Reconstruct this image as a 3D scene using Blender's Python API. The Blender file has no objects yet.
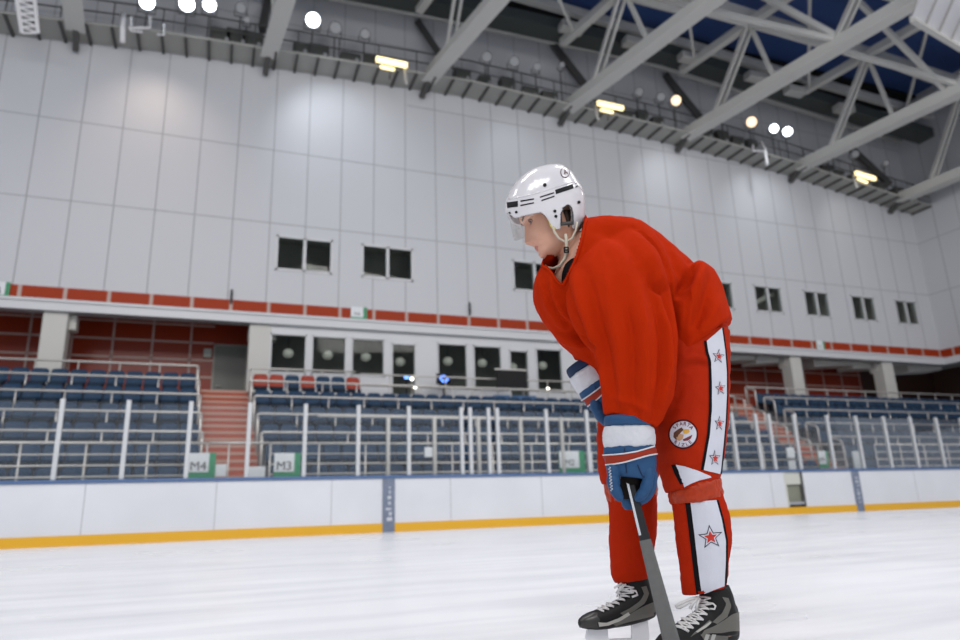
import bpy, bmesh, math, random
import numpy as np
from mathutils import Vector, Matrix, noise
from mathutils.bvhtree import BVHTree

random.seed(7)
SC = bpy.context.scene
COL = SC.collection
V = Vector
PI = math.pi

# ------------------------------------------------------------------ camera
F_PX = 684.7
PITCH, ROLL, YAW = math.radians(15.23), math.radians(-1.85), math.radians(21.22)
CAM = V((0, 0, 0.5))
_f = V((math.sin(YAW) * math.cos(PITCH), math.cos(YAW) * math.cos(PITCH), math.sin(PITCH)))
_r = V((math.cos(YAW), -math.sin(YAW), 0))
_u = _r.cross(_f)
_c, _s = math.cos(ROLL), math.sin(ROLL)
RR, UU, FF = _c * _r + _s * _u, -_s * _r + _c * _u, _f

cd = bpy.data.cameras.new('camera')
cam = bpy.data.objects.new('camera', cd)
COL.objects.link(cam)
m3 = Matrix((RR, UU, -FF)).transposed()
cam.matrix_world = Matrix.Translation(CAM) @ m3.to_4x4()
cd.sensor_width = 36
cd.lens = F_PX / 960 * 36
cd.clip_start = 0.05
cd.clip_end = 300
cd.dof.use_dof = True
cd.dof.focus_distance = 2.28
cd.dof.aperture_fstop = 2.2
SC.camera = cam

# ------------------------------------------------------------------ light
SC.view_settings.view_transform = 'Standard'
SC.view_settings.look = 'None'
SC.view_settings.exposure = 0.0
SC.view_settings.gamma = 1.0
SC.view_settings.use_curve_mapping = False
SC.cycles.transparent_max_bounces = 24
SC.cycles.max_bounces = 8
SC.cycles.caustics_reflective = False
SC.cycles.caustics_refractive = False
w = bpy.data.worlds.new('hall')
SC.world = w
w.use_nodes = True
w.node_tree.nodes['Background'].inputs[0].default_value = (0.80, 0.86, 1.0, 1)
w.node_tree.nodes['Background'].inputs[1].default_value = 0.40


def area(name, loc, target, size, power, color=(1, 1, 1), sy=None):
    d = bpy.data.lights.new(name, 'AREA')
    d.shape = 'RECTANGLE'
    d.size = size
    d.size_y = sy or size
    d.energy = power
    d.color = color
    o = bpy.data.objects.new(name, d)
    COL.objects.link(o)
    o.location = loc
    o.rotation_euler = (V(target) - V(loc)).to_track_quat('-Z', 'Y').to_euler()
    return o


for i, (x, y) in enumerate([(-14, 8), (-3, 6), (8, 3), (17, 3), (29, 7)]):  # last bank added out of view to brighten the dark right end
    area('unseen_light_bank', (x, y, 16.5), (x + 1, y + 5, 0), 7, 900, (1.0, 0.97, 0.94), 2.5)
area('unseen_light_bank', (-6, -8, 15.5), (1, 3, 0.5), 9, 1500, (1.0, 0.97, 0.94), 4)
area('unseen_light_bank', (12, -8, 15.5), (8, 6, 0), 9, 950, (1.0, 0.97, 0.94), 4)

area('added_bounce_fill', (6, -13, 7), (10, 25, 13), 34, 700, (0.97, 0.98, 1.0), 9)  # added fill lamp standing in for bounce off the unseen opposite wall


# ------------------------------------------------------------------ helpers
def ray(px, py):
    return FF + RR * ((px - 480) / F_PX) - UU * ((py - 320) / F_PX)


def atY(px, py, Y):
    d = ray(px, py)
    return CAM + d * (Y / d.y)


def proj(p):
    q = V(p) - CAM
    z = q.dot(FF)
    return 480 + F_PX * q.dot(RR) / z, 320 - F_PX * q.dot(UU) / z


ORG = V((1.443, 2.158, 0))
AWAY = V((1.443, 2.158, 0)).normalized()
SIDE = V((AWAY.y, -AWAY.x, 0))


def PT(px, py, off):
    d = ray(px, py)
    t = (ORG.dot(AWAY) + off) / d.dot(AWAY)
    return CAM + d * t


MATS = {}


def mat(name, col, rough=0.6, metal=0.0, spec=0.5, emit=0, ecol=None, bump=0, bscale=30, var=0, vscale=6, coat=0, sheen=0):
    if name in MATS:
        return MATS[name]
    m = bpy.data.materials.new(name)
    m.use_nodes = True
    nt = m.node_tree
    b = nt.nodes['Principled BSDF']
    b.inputs['Base Color'].default_value = (*col, 1)
    b.inputs['Roughness'].default_value = rough
    b.inputs['Metallic'].default_value = metal
    b.inputs['Specular IOR Level'].default_value = spec
    b.inputs['Coat Weight'].default_value = coat
    b.inputs['Sheen Weight'].default_value = sheen
    if emit:
        b.inputs['Emission Color'].default_value = (*(ecol or col), 1)
        b.inputs['Emission Strength'].default_value = emit
    tc = nt.nodes.new('ShaderNodeTexCoord')
    if bump:
        n = nt.nodes.new('ShaderNodeTexNoise')
        n.inputs['Scale'].default_value = bscale
        n.inputs['Detail'].default_value = 4
        nt.links.new(tc.outputs['Object'], n.inputs['Vector'])
        bp = nt.nodes.new('ShaderNodeBump')
        bp.inputs['Strength'].default_value = bump
        bp.inputs['Distance'].default_value = 0.01
        nt.links.new(n.outputs['Fac'], bp.inputs['Height'])
        nt.links.new(bp.outputs['Normal'], b.inputs['Normal'])
    if var:
        n = nt.nodes.new('ShaderNodeTexNoise')
        n.inputs['Scale'].default_value = vscale
        n.inputs['Detail'].default_value = 3
        nt.links.new(tc.outputs['Object'], n.inputs['Vector'])
        mx = nt.nodes.new('ShaderNodeMix')
        mx.data_type = 'RGBA'
        mx.inputs[6].default_value = (*[max(0, c * (1 - var)) for c in col], 1)
        mx.inputs[7].default_value = (*[min(1, c * (1 + var)) for c in col], 1)
        nt.links.new(n.outputs['Fac'], mx.inputs[0])
        nt.links.new(mx.outputs[2], b.inputs['Base Color'])
    MATS[name] = m
    return m


def glass_mat(name, tint=(1, 1, 1), refl=0.08, haze=0.0, hazecol=(0.8, 0.85, 0.9), fres=0.35):
    m = bpy.data.materials.new(name)
    m.use_nodes = True
    nt = m.node_tree
    for n in list(nt.nodes):
        nt.nodes.remove(n)
    out = nt.nodes.new('ShaderNodeOutputMaterial')
    tr = nt.nodes.new('ShaderNodeBsdfTransparent')
    tr.inputs[0].default_value = (*tint, 1)
    gl = nt.nodes.new('ShaderNodeBsdfGlossy')
    gl.inputs['Roughness'].default_value = 0.03
    mx = nt.nodes.new('ShaderNodeMixShader')
    lw = nt.nodes.new('ShaderNodeLayerWeight')
    lw.inputs[0].default_value = 0.25
    ma = nt.nodes.new('ShaderNodeMath')
    ma.operation = 'MULTIPLY_ADD'
    ma.inputs[1].default_value = fres
    ma.inputs[2].default_value = refl
    nt.links.new(lw.outputs['Fresnel'], ma.inputs[0])
    nt.links.new(ma.outputs[0], mx.inputs[0])
    nt.links.new(tr.outputs[0], mx.inputs[1])
    nt.links.new(gl.outputs[0], mx.inputs[2])
    last = mx
    if haze:
        df = nt.nodes.new('ShaderNodeBsdfDiffuse')  # white haze layer puts reflections of shield and visor into the colour
        df.inputs[0].default_value = (*hazecol, 1)
        m2 = nt.nodes.new('ShaderNodeMixShader')
        m2.inputs[0].default_value = haze
        nt.links.new(mx.outputs[0], m2.inputs[1])
        nt.links.new(df.outputs[0], m2.inputs[2])
        last = m2
    nt.links.new(last.outputs[0], out.inputs[0])
    MATS[name] = m
    return m


class MB:
    """collects shapes, links them as one mesh object"""

    def __init__(s):
        s.v, s.f, s.m = [], [], []

    def add(s, vs, fs, mi=0):
        o = len(s.v)
        s.v += [V(v) for v in vs]
        s.f += [[i + o for i in f] for f in fs]
        s.m += [mi] * len(fs)
        return s

    def box(s, lo, hi, mi=0):
        x0, y0, z0 = lo
        x1, y1, z1 = hi
        vs = [(x0, y0, z0), (x1, y0, z0), (x1, y1, z0), (x0, y1, z0), (x0, y0, z1), (x1, y0, z1), (x1, y1, z1), (x0, y1, z1)]
        return s.add(vs, [(3, 2, 1, 0), (4, 5, 6, 7), (0, 1, 5, 4), (1, 2, 6, 5), (2, 3, 7, 6), (3, 0, 4, 7)], mi)

    def bbox(s, lo, hi, r=0.02, mi=0):
        """box with chamfered vertical-section edges (rounded in all axes by bevel)"""
        bm = bmesh.new()
        bmesh.ops.create_cube(bm, size=1)
        c = (V(lo) + V(hi)) / 2
        d = V(hi) - V(lo)
        for v in bm.verts:
            v.co = V((v.co.x * d.x, v.co.y * d.y, v.co.z * d.z)) + c
        bmesh.ops.bevel(bm, geom=bm.edges[:], offset=min(r, min(d) * 0.45), segments=2, affect='EDGES', profile=0.5)
        return s.bm(bm, mi)

    def bm(s, bm, mi=0):
        bm.verts.index_update()
        s.add([v.co.copy() for v in bm.verts], [[v.index for v in f.verts] for f in bm.faces], mi)
        bm.free()
        return s

    def beam(s, p0, p1, wd, ht, mi=0, up=V((0, 0, 1))):
        p0, p1 = V(p0), V(p1)
        d = (p1 - p0).normalized()
        x = d.cross(up)
        if x.length < 1e-4:
            x = d.cross(V((0, 1, 0)))
        x.normalize()
        z = x.cross(d).normalized()
        vs = [p + x * a * wd / 2 + z * b * ht / 2 for p in (p0, p1) for a, b in ((-1, -1), (1, -1), (1, 1), (-1, 1))]
        return s.add(vs, [(0, 1, 2, 3), (7, 6, 5, 4), (0, 4, 5, 1), (1, 5, 6, 2), (2, 6, 7, 3), (3, 7, 4, 0)], mi)

    def tube(s, pts, r, n=8, mi=0, closed=False):
        pts = [V(p) for p in pts]
        rs = r if isinstance(r, (list, tuple)) else [r] * len(pts)
        k = len(pts)
        base = len(s.v)
        prev = None
        for i, p in enumerate(pts):
            if closed:
                t = pts[(i + 1) % k] - pts[i - 1]
            else:
                t = pts[min(i + 1, k - 1)] - pts[max(i - 1, 0)]
            t.normalize()
            if prev is None:
                a = t.cross(V((0, 0, 1)))
                if a.length < 1e-3:
                    a = t.cross(V((1, 0, 0)))
            else:
                a = prev - t * prev.dot(t)
            a.normalize()
            prev = a
            b = t.cross(a)
            for j in range(n):
                th = 2 * PI * j / n
                s.v.append(p + (a * math.cos(th) + b * math.sin(th)) * rs[i])
        for i in range(k if closed else k - 1):
            i2 = (i + 1) % k
            for j in range(n):
                j2 = (j + 1) % n
                s.f.append([base + i * n + j, base + i * n + j2, base + i2 * n + j2, base + i2 * n + j])
                s.m.append(mi)
        if not closed:
            s.f.append([base + j for j in range(n)][::-1])
            s.f.append([base + (k - 1) * n + j for j in range(n)])
            s.m += [mi, mi]
        return s

    def cyl(s, p0, p1, r, n=16, mi=0):
        return s.tube([p0, p1], r, n, mi)

    def ball(s, c, r, mi=0, n=12, sc=(1, 1, 1)):
        bm = bmesh.new()
        bmesh.ops.create_uvsphere(bm, u_segments=n * 2, v_segments=n, radius=1)
        for v in bm.verts:
            v.co = V((v.co.x * r * sc[0], v.co.y * r * sc[1], v.co.z * r * sc[2])) + V(c)
        return s.bm(bm, mi)

    def build(s, name, mats, parent=None, smooth=False, loc=None):
        if not isinstance(mats, (list, tuple)):
            mats = [mats]
        me = bpy.data.meshes.new(name)
        org = V(loc) if loc is not None else V((0, 0, 0))
        me.from_pydata([v - org for v in s.v], [], s.f)
        for m in mats:
            me.materials.append(m)
        me.polygons.foreach_set('material_index', s.m)
        me.polygons.foreach_set('use_smooth', [smooth] * len(s.f))
        me.update()
        o = bpy.data.objects.new(name, me)
        COL.objects.link(o)
        o.location = org
        if parent is not None:
            o.parent = parent
            o.location = org - wloc(parent)
        return o


def wloc(o):
    p = V((0, 0, 0))
    while o is not None:
        p = p + o.location
        o = o.parent
    return p


def tag(o, label, cat, group=None):
    o['label'] = label
    o['category'] = cat
    if group:
        o['group'] = group
    return o


def thing(name, label, cat, loc=(0, 0, 0), group=None):
    o = bpy.data.objects.new(name, None)
    COL.objects.link(o)
    o.location = loc
    return tag(o, label, cat, group)


def struct(o):
    o['kind'] = 'structure'
    return o


def copy_tree(o, parent=None):
    c = o.copy()
    COL.objects.link(c)
    if parent is not None:
        c.parent = parent
    for ch in list(o.children):
        copy_tree(ch, c)
    return c


ORD = ['first', 'second', 'third', 'fourth', 'fifth', 'sixth', 'seventh', 'eighth', 'ninth', 'tenth', 'eleventh', 'twelfth',
       'thirteenth', 'fourteenth', 'fifteenth', 'sixteenth', 'seventeenth', 'eighteenth', 'nineteenth', 'twentieth']


def nth(i):
    if i < 20:
        return ORD[i]
    t = {2: 'twenty', 3: 'thirty', 4: 'forty'}
    k = i + 1
    if k % 10 == 0:
        return {3: 'thirtieth', 4: 'fortieth'}[k // 10]
    return t[k // 10] + '-' + ORD[k % 10 - 1]


def lerp(a, b, t):
    return a + (b - a) * t


# ------------------------------------------------------------------ materials
M_WALL = mat('white_wall_panel', (0.545, 0.555, 0.58), 0.45, spec=0.3, bump=0.05, bscale=3)
M_JOINT = mat('panel_joint', (0.30, 0.31, 0.33), 0.7)
M_FASCIA = mat('white_fascia', (0.60, 0.61, 0.63), 0.4)
M_CREAM = mat('cream_column', (0.55, 0.545, 0.51), 0.55)
M_RED = mat('red_band_panel', (0.32, 0.034, 0.006), 0.45, spec=0.15)
M_TILE = mat('dark_red_tile', (0.25, 0.026, 0.007), 0.3, spec=0.3)
M_GROUT = mat('pale_pink_joint', (0.45, 0.33, 0.29), 0.5)
M_CONC = mat('stand_concrete', (0.17, 0.175, 0.18), 0.85, var=0.2, vscale=1.2)
M_FLOOR = mat('grey_rubber_floor', (0.16, 0.165, 0.17), 0.8)
M_STEEL = mat('brushed_rail_steel', (0.60, 0.575, 0.54), 0.35, metal=0.35)
M_POST = mat('white_shield_post', (0.53, 0.545, 0.56), 0.35, metal=0.1)
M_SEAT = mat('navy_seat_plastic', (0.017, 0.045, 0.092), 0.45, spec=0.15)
M_SEATD = mat('shaded_seat_plastic', (0.015, 0.024, 0.038), 0.6, spec=0.15)  # darker copy of the seat plastic, shade put into its colour
M_SEATRED = mat('red_seat_plastic', (0.30, 0.028, 0.008), 0.4, spec=0.3)
M_STEP = mat('orange_red_step', (0.36, 0.070, 0.032), 0.6, var=0.15, vscale=3)
M_NOSE = mat('pale_step_nosing', (0.45, 0.27, 0.21), 0.6)
M_BOARD = mat('white_board_plastic', (0.62, 0.635, 0.67), 0.35, var=0.09, vscale=0.9)
M_BLUE = mat('blue_cap_rail', (0.065, 0.125, 0.26), 0.4)
M_YEL = mat('yellow_kick_strip', (0.66, 0.355, 0.012), 0.4)
M_GAP = mat('board_joint', (0.30, 0.31, 0.33), 0.7)
M_BGREY = mat('blue_grey_post', (0.15, 0.18, 0.25), 0.4, var=0.3, vscale=9)
M_TRUSS = mat('grey_painted_steel', (0.58, 0.58, 0.55), 0.5)
M_TRUSSD = mat('dark_steel', (0.07, 0.07, 0.068), 0.6)
M_DECK = mat('catwalk_deck_grey', (0.36, 0.36, 0.335), 0.7)
M_ROOFB = mat('deep_blue_roof', (0.03, 0.075, 0.24), 0.6)
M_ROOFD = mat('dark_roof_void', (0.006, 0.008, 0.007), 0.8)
M_BLACK = mat('black_plastic', (0.010, 0.010, 0.011), 0.5, spec=0.2)
M_WHITE = mat('white_plastic', (0.75, 0.75, 0.76), 0.35)
M_DOORG = mat('grey_green_door', (0.17, 0.18, 0.16), 0.5)
M_FRAME = mat('white_window_frame', (0.58, 0.59, 0.60), 0.4)
M_GREEN = mat('green_sign_face', (0.03, 0.26, 0.12), 0.5)
M_PAPER = mat('white_paper', (0.72, 0.74, 0.76), 0.7)
M_INK = mat('dark_ink', (0.03, 0.03, 0.035), 0.6, spec=0.2)
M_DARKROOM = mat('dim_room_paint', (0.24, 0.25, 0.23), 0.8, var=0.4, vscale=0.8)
M_GLASS = glass_mat('window_glass', (0.85, 0.87, 0.85), 0.008, 0, (1, 1, 1), 0.06)
M_SHIELD = glass_mat('shield_glass', (0.97, 0.98, 0.98), 0.0, 0.02)
M_TUBE = mat('warm_tube_light', (1, 0.85, 0.5), 0.5, emit=2.0, ecol=(1.0, 0.78, 0.38))
M_LAMPW = mat('cold_floodlight_lens', (1, 1, 1), 0.5, emit=9, ecol=(0.86, 0.93, 1.0))
M_LAMPO = mat('warm_floodlight_lens', (1, 0.8, 0.6), 0.5, emit=1.7, ecol=(1.0, 0.68, 0.42))
M_LENS = mat('unlit_floodlight_lens', (0.42, 0.43, 0.44), 0.2)
M_GLOBE = mat('reflection_globe', (0.5, 0.51, 0.48), 0.4, emit=0.12, ecol=(1, 1, 0.92))

# ice: glossy with skate scrapes
m_ice = mat('skated_ice', (0.82, 0.84, 0.88), 0.28, spec=0.35)
nt = m_ice.node_tree
b = nt.nodes['Principled BSDF']
tc = nt.nodes.new('ShaderNodeTexCoord')


def icenoise(sx, sy, rot, scale, detail=4):
    mp = nt.nodes.new('ShaderNodeMapping')
    mp.inputs['Scale'].default_value = (sx, sy, 1)
    mp.inputs['Rotation'].default_value = (0, 0, rot)
    nt.links.new(tc.outputs['Object'], mp.inputs['Vector'])
    n = nt.nodes.new('ShaderNodeTexNoise')
    n.inputs['Scale'].default_value = scale
    n.inputs['Detail'].default_value = detail
    nt.links.new(mp.outputs[0], n.inputs['Vector'])
    return n


n1 = icenoise(0.35, 2.2, 0.3, 1.6, 6)
n2 = icenoise(1, 1, 0, 0.5, 3)
n3 = icenoise(0.12, 6, -0.5, 4, 4)
cr = nt.nodes.new('ShaderNodeValToRGB')
cr.color_ramp.elements[0].position = 0.30
cr.color_ramp.elements[0].color = (0.70, 0.72, 0.765, 1)
cr.color_ramp.elements[1].position = 0.58
cr.color_ramp.elements[1].color = (0.84, 0.855, 0.89, 1)
nt.links.new(n1.outputs['Fac'], cr.inputs[0])
nt.links.new(cr.outputs[0], b.inputs['Base Color'])
rr = nt.nodes.new('ShaderNodeMapRange')
rr.inputs['To Min'].default_value = 0.14
rr.inputs['To Max'].default_value = 0.5
nt.links.new(n2.outputs['Fac'], rr.inputs['Value'])
nt.links.new(rr.outputs[0], b.inputs['Roughness'])
bp = nt.nodes.new('ShaderNodeBump')
bp.inputs['Strength'].default_value = 0.25
bp.inputs['Distance'].default_value = 0.01
nt.links.new(n3.outputs['Fac'], bp.inputs['Height'])
nt.links.new(bp.outputs[0], b.inputs['Normal'])

# ================================================================== SETTING
YB = 15.95      # dasher boards
YW = 25.0       # upper wall
YC = 27.5       # concourse back wall
XE = 36.45       # end wall
XL = -16.0

mb = MB()
mb.box((-26, -14, -0.3), (44, 16.0, 0))
struct(mb.build('floor', m_ice))

mb = MB()
mb.box((XL, 16.12, -0.3), (XE + 4, 17.25, 0.35))
struct(mb.build('floor_walkway', M_FLOOR))

# tiered concrete: front edge Y / floor Z of each tier
TIERS = [(17.25, 18.05, 0.75), (18.05, 19.02, 1.35), (19.02, 19.99, 1.97), (19.99, 20.96, 2.60), (20.96, 21.93, 3.24), (21.93, 22.9, 3.86)]
ZC = 4.25


def endL(Y):   # right-hand end of the left block
    return lerp(-0.28, -0.66, (Y - 18.5) / 4.4)


def endM(Y):   # left-hand start of the middle block
    return lerp(1.14, 0.82, (Y - 18.5) / 4.4)


AR0, AR1 = 19.45, 20.85   # second aisle
mb = MB()
for (y0, y1, z) in TIERS:
    ym = (y0 + y1) / 2
    for xa, xb in ((XL, endL(ym)), (endM(ym), AR0), (AR1, XE + 3)):
        mb.box((xa, y0, -0.2), (xb, y1 + 0.01, z))
struct(mb.build('tiered_stand', M_CONC))
mb = MB()
mb.box((XL, 22.9, ZC - 0.3), (XE + 8, YC + 0.3, ZC))
struct(mb.build('floor_concourse', M_FLOOR))


# aisle stairs : flights of steps, one flight each
def stairs(x0b, x1b, x0t, x1t):
    mb = MB()
    n = 18
    for i in range(n):
        t0, t1 = i / n, (i + 1) / n
        ya, yb = lerp(17.25, 22.95, t0), lerp(17.25, 22.95, t1)
        z0, z1 = lerp(0.35, ZC, t0), lerp(0.35, ZC, t1)
        xa, xb = lerp(x0b, x0t, t0), lerp(x1b, x1t, t0)
        mb.box((xa, ya, -0.2), (xb, yb + 0.01, z1), 0)
        mb.box((xa, ya - 0.012, z1 - 0.07), (xb, ya + 0.03, z1 + 0.004), 1)
    return mb


o = stairs(endL(17.3), endM(17.3), endL(22.9), endM(22.9)).build('aisle_stairs', [M_STEP, M_NOSE])
tag(o, 'orange red flight of steps below the grey door', 'stairs')
o = stairs(AR0, AR1, AR0, AR1).build('aisle_stairs', [M_STEP, M_NOSE])
tag(o, 'orange red flight of steps right of the player behind the rink glass', 'stairs')

# upper wall with joints --------------------------------------------------
ARCH = [(-16, 16.2), (-8, 17.02), (-3, 17.47), (2.2, 17.72), (9.2, 18.01), (14, 17.83), (18.4, 17.66), (21.9, 17.45), (27, 17.02), (33.3, 16.22), (37.2, 15.8), (44, 15)]


def arch(x):
    return float(np.interp(x, [a for a, _ in ARCH], [z for _, z in ARCH]))


JX = [-7.79 + 1.3085 * k for k in range(-6, 35)]
JZ = [8.0, 11.03, 14.06, 17.09]
UPW = [(1.64, 3.72), (4.85, 6.91), (11.25, 13.3), (14.5, 16.5), (17.7, 19.6), (20.9, 22.78), (24.08, 25.81), (27.25, 28.91), (30.46, 32.14), (33.63, 35.25)]
WZ0, WZ1 = 9.2, 10.56
mb = MB()


def wall_with_holes(mb, x0, x1, z0, z1, y0, y1, holes):
    """vertical wall along X with rectangular holes, holes sorted & same z band"""
    hz0, hz1 = holes[0][2], holes[0][3]
    mb.box((x0, y0, z0), (x1, y1, hz0))
    mb.box((x0, y0, hz1), (x1, y1, z1))
    px = x0
    for (a, bb, _, _) in holes:
        mb.box((px, y0, hz0), (a, y1, hz1))
        px = bb
    mb.box((px, y0, hz0), (x1, y1, hz1))


wall_with_holes(mb, XL, XE, 7.05, 23, YW, YW + 0.25, [(a, b2, WZ0, WZ1) for a, b2 in UPW])
for x in JX:
    if XL < x < XE:
        ws = [(WZ0, WZ1) for a, b2 in UPW if a - 0.03 < x < b2 + 0.03]
        zz = 7.9
        for (a, b2) in ws:
            mb.box((x - 0.016, YW - 0.006, zz), (x + 0.016, YW + 0.02, a), 1)
            zz = b2
        mb.box((x - 0.016, YW - 0.006, zz), (x + 0.016, YW + 0.02, 22), 1)
for z in JZ[1:]:
    mb.box((XL if z < 17 else 6.7, YW - 0.004, z - 0.016), (XE, YW + 0.02, z + 0.016), 1)
for z in (19.9,):
    mb.box((XL, YW - 0.004, z - 0.016), (XE, YW + 0.02, z + 0.016), 1)
struct(mb.build('wall_back', [M_WALL, M_JOINT]))

mb = MB()
mb.box((XE, -10, 7.05), (XE + 0.25, YW + 0.25, 23))
for k in range(20):
    y = YW - 1.2 - 1.31 * k
    mb.box((XE - 0.006, y - 0.016, 7.9), (XE + 0.02, y + 0.016, 22), 1)
for z in JZ[1:]:
    mb.box((XE - 0.004, -10, z - 0.016), (XE + 0.02, YW, z + 0.016), 1)
struct(mb.build('wall_right', [M_WALL, M_JOINT]))

# red band + white fascia
mb = MB()
mb.box((XL, YW - 0.05, 7.41), (XE, YW - 0.002, 7.90), 0)
k = -8
while -6.25 + 1.288 * k < XE:
    x = -6.25 + 1.288 * k
    if x > XL:
        mb.box((x - 0.055, YW - 0.062, 7.41), (x + 0.055, YW - 0.01, 7.90), 1)
    k += 1
mb.box((XE - 0.05, 6, 7.41), (XE - 0.002, YW - 0.05, 7.90), 0)
for k in range(16):
    y = YW - 0.7 - 1.288 * k
    mb.box((XE - 0.062, y - 0.055, 7.41), (XE - 0.01, y + 0.055, 7.90), 1)
struct(mb.build('trim_1', [M_RED, M_GROUT]))
mb = MB()
mb.box((XL, YW - 0.28, 7.05), (XE + 0.2, YW + 0.1, 7.41))
mb.box((XL, YW - 0.34, 7.33), (XE + 0.2, YW - 0.2, 7.42))
mb.box((XE - 0.28, 6, 7.05), (XE + 0.1, YW, 7.41))
struct(mb.build('trim_2', M_FASCIA))

# concourse back wall
DX0, DX1, DZ1 = -0.31, 0.95, 6.84
mb = MB()
mb.box((XL, YC, ZC), (DX0, YC + 0.2, 8.2), 0)
mb.box((DX1, YC, ZC), (33.2, YC + 0.2, 8.2), 0)
mb.box((DX0, YC, DZ1), (DX1, YC + 0.2, 8.2), 0)
x = -6.42 - 1.31 * 6
while x < 33.2:
    if not (DX0 - 0.05 < x < DX1 + 0.05):
        mb.box((x - 0.035, YC - 0.012, ZC), (x + 0.035, YC + 0.02, 8.2), 1)
    x += 1.315
for z in (4.88, 5.53, 6.18, 6.85, 7.52):
    mb.box((XL, YC - 0.012, z - 0.035), (DX0, YC + 0.02, z + 0.035), 1)
    mb.box((DX1, YC - 0.012, z - 0.035), (33.2, YC + 0.02, z + 0.035), 1)
struct(mb.build('wall_concourse', [M_TILE, M_GROUT]))
mb = MB()
mb.box((33.2, YC + 2.5, ZC), (46, YC + 2.7, 8.2))
mb.box((XE + 6, 0, ZC), (XE + 6.2, YC + 2.5, 8.2))
struct(mb.build('wall_concourse_side', mat('dark_brown_wall', (0.05, 0.022, 0.015), 0.5)))
mb = MB()
mb.box((XL, YW + 0.26, 7.9), (XE + 7, YC + 3, 8.2))
mb.box((XE + 0.26, 0, 7.9), (XE + 7, YW, 8.2))
struct(mb.build('ceiling_concourse', mat('concourse_soffit', (0.33, 0.33, 0.31), 0.7)))

# sloping soffit pieces and pillars
for i, (x0, x1) in enumerate([(-5.5, -4.78), (0.86, 1.62), (14.9, 15.6), (25.66, 26.34), (31.75, 32.5)]):
    mb = MB()
    mb.bbox((x0, YW - 0.1, ZC), (x1, YW + 0.55, 7.2), 0.04)
    mb.bbox((x0 - 0.02, YW + 0.2, 6.55), (x1 + 0.2, YW + 0.7, 7.06), 0.04)
    struct(mb.build('pillar', M_CREAM))
for xb in (21.7, 24.2, 27.9, 30.5, 34.5):
    mb = MB()
    mb.add([(xb, YW + 0.6, 6.75), (xb + 2.6, YW + 0.6, 6.95), (xb + 2.6, YW + 0.6, 7.9), (xb, YW + 0.6, 7.9),
            (xb, YW + 1.6, 6.75), (xb + 2.6, YW + 1.6, 6.95), (xb + 2.6, YW + 1.6, 7.9), (xb, YW + 1.6, 7.9)],
           [(0, 1, 2, 3), (7, 6, 5, 4), (0, 4, 5, 1), (1, 5, 6, 2), (2, 6, 7, 3), (3, 7, 4, 0)])
    struct(mb.build('soffit_beam', M_CREAM))

# concourse door
mb = MB()
mb.box((DX0, YC + 0.02, ZC), (DX1, YC + 0.1, DZ1))
d1 = struct(mb.build('door_1', M_DOORG))
mb = MB()
for a in (DX0, DX1 - 0.07):
    mb.box((a, YC - 0.03, ZC), (a + 0.07, YC + 0.02, DZ1))
mb.box((DX0, YC - 0.03, DZ1 - 0.08), (DX1, YC + 0.02, DZ1))
mb.build('door_frame', mat('door_frame_grey', (0.30, 0.29, 0.26), 0.5), d1)
MB().tube([(DX0 + 0.2, YC + 0.02, 5.2), (DX0 + 0.2, YC - 0.06, 5.2), (DX0 + 0.34, YC - 0.06, 5.2)], 0.018).build('door_handle', M_STEEL, d1)

# ---- office front with windows
OFX0, OFX1 = 1.5, 15.2
OW = [(1.60, 2.87, 5.3, 6.75), (3.05, 4.31, 5.3, 6.75), (4.5, 5.76, 5.3, 6.75), (6.02, 6.98, 4.6, 6.62), (7.84, 9.08, 4.9, 6.73),
      (9.33, 10.55, 4.9, 6.72), (10.89, 11.74, 4.6, 6.60), (12.08, 13.28, 4.9, 6.73)]
YO = 24.92
mb = MB()
prev = OFX0
for (a, b2, z0, z1) in OW:
    mb.box((prev, YO, ZC), (a, YO + 0.18, 7.05))
    mb.box((a, YO, ZC), (b2, YO + 0.18, z0))
    mb.box((a, YO, z1), (b2, YO + 0.18, 7.05))
    prev = b2
mb.box((prev, YO, ZC), (OFX1, YO + 0.18, 7.05))
struct(mb.build('wall_office', M_FASCIA))
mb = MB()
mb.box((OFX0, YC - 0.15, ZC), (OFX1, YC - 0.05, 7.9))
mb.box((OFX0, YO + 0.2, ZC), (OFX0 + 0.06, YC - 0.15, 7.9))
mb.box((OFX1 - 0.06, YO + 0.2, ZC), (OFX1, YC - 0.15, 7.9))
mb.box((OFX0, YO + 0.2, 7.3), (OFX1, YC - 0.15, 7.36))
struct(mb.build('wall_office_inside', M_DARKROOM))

wn = 1


def window(x0, x1, z0, z1, y, split, fr=0.07, frm=M_FRAME):
    global wn
    mb = MB()
    yy0, yy1 = y - 0.03, y + 0.12
    mb.box((x0 - 0.02, yy0, z0 - 0.02), (x0 + fr, yy1, z1 + 0.02))
    mb.box((x1 - fr, yy0, z0 - 0.02), (x1 + 0.02, yy1, z1 + 0.02))
    mb.box((x0, yy0, z0 - 0.02), (x1, yy1, z0 + fr))
    mb.box((x0, yy0, z1 - fr), (x1, yy1, z1 + 0.02))
    xs = [x0 + fr]
    if split:
        xm = (x0 + x1) / 2
        mb.box((xm - fr * 0.8, yy0, z0), (xm + fr * 0.8, yy1, z1))
        xs += [xm - fr * 0.8, xm + fr * 0.8]
    xs.append(x1 - fr)
    o = struct(mb.build('window_%d' % wn, frm))
    wn += 1
    for i in range(0, len(xs), 2):
        MB().box((xs[i], y + 0.03, z0 + fr), (xs[i + 1], y + 0.05, z1 - fr)).build('pane', M_GLASS, o)
    return o


for (a, b2) in UPW:
    window(a, b2, WZ0, WZ1, YW, True)
for (a, b2, z0, z1) in OW:
    window(a, b2, z0, z1, YO, False, 0.05)
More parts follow.
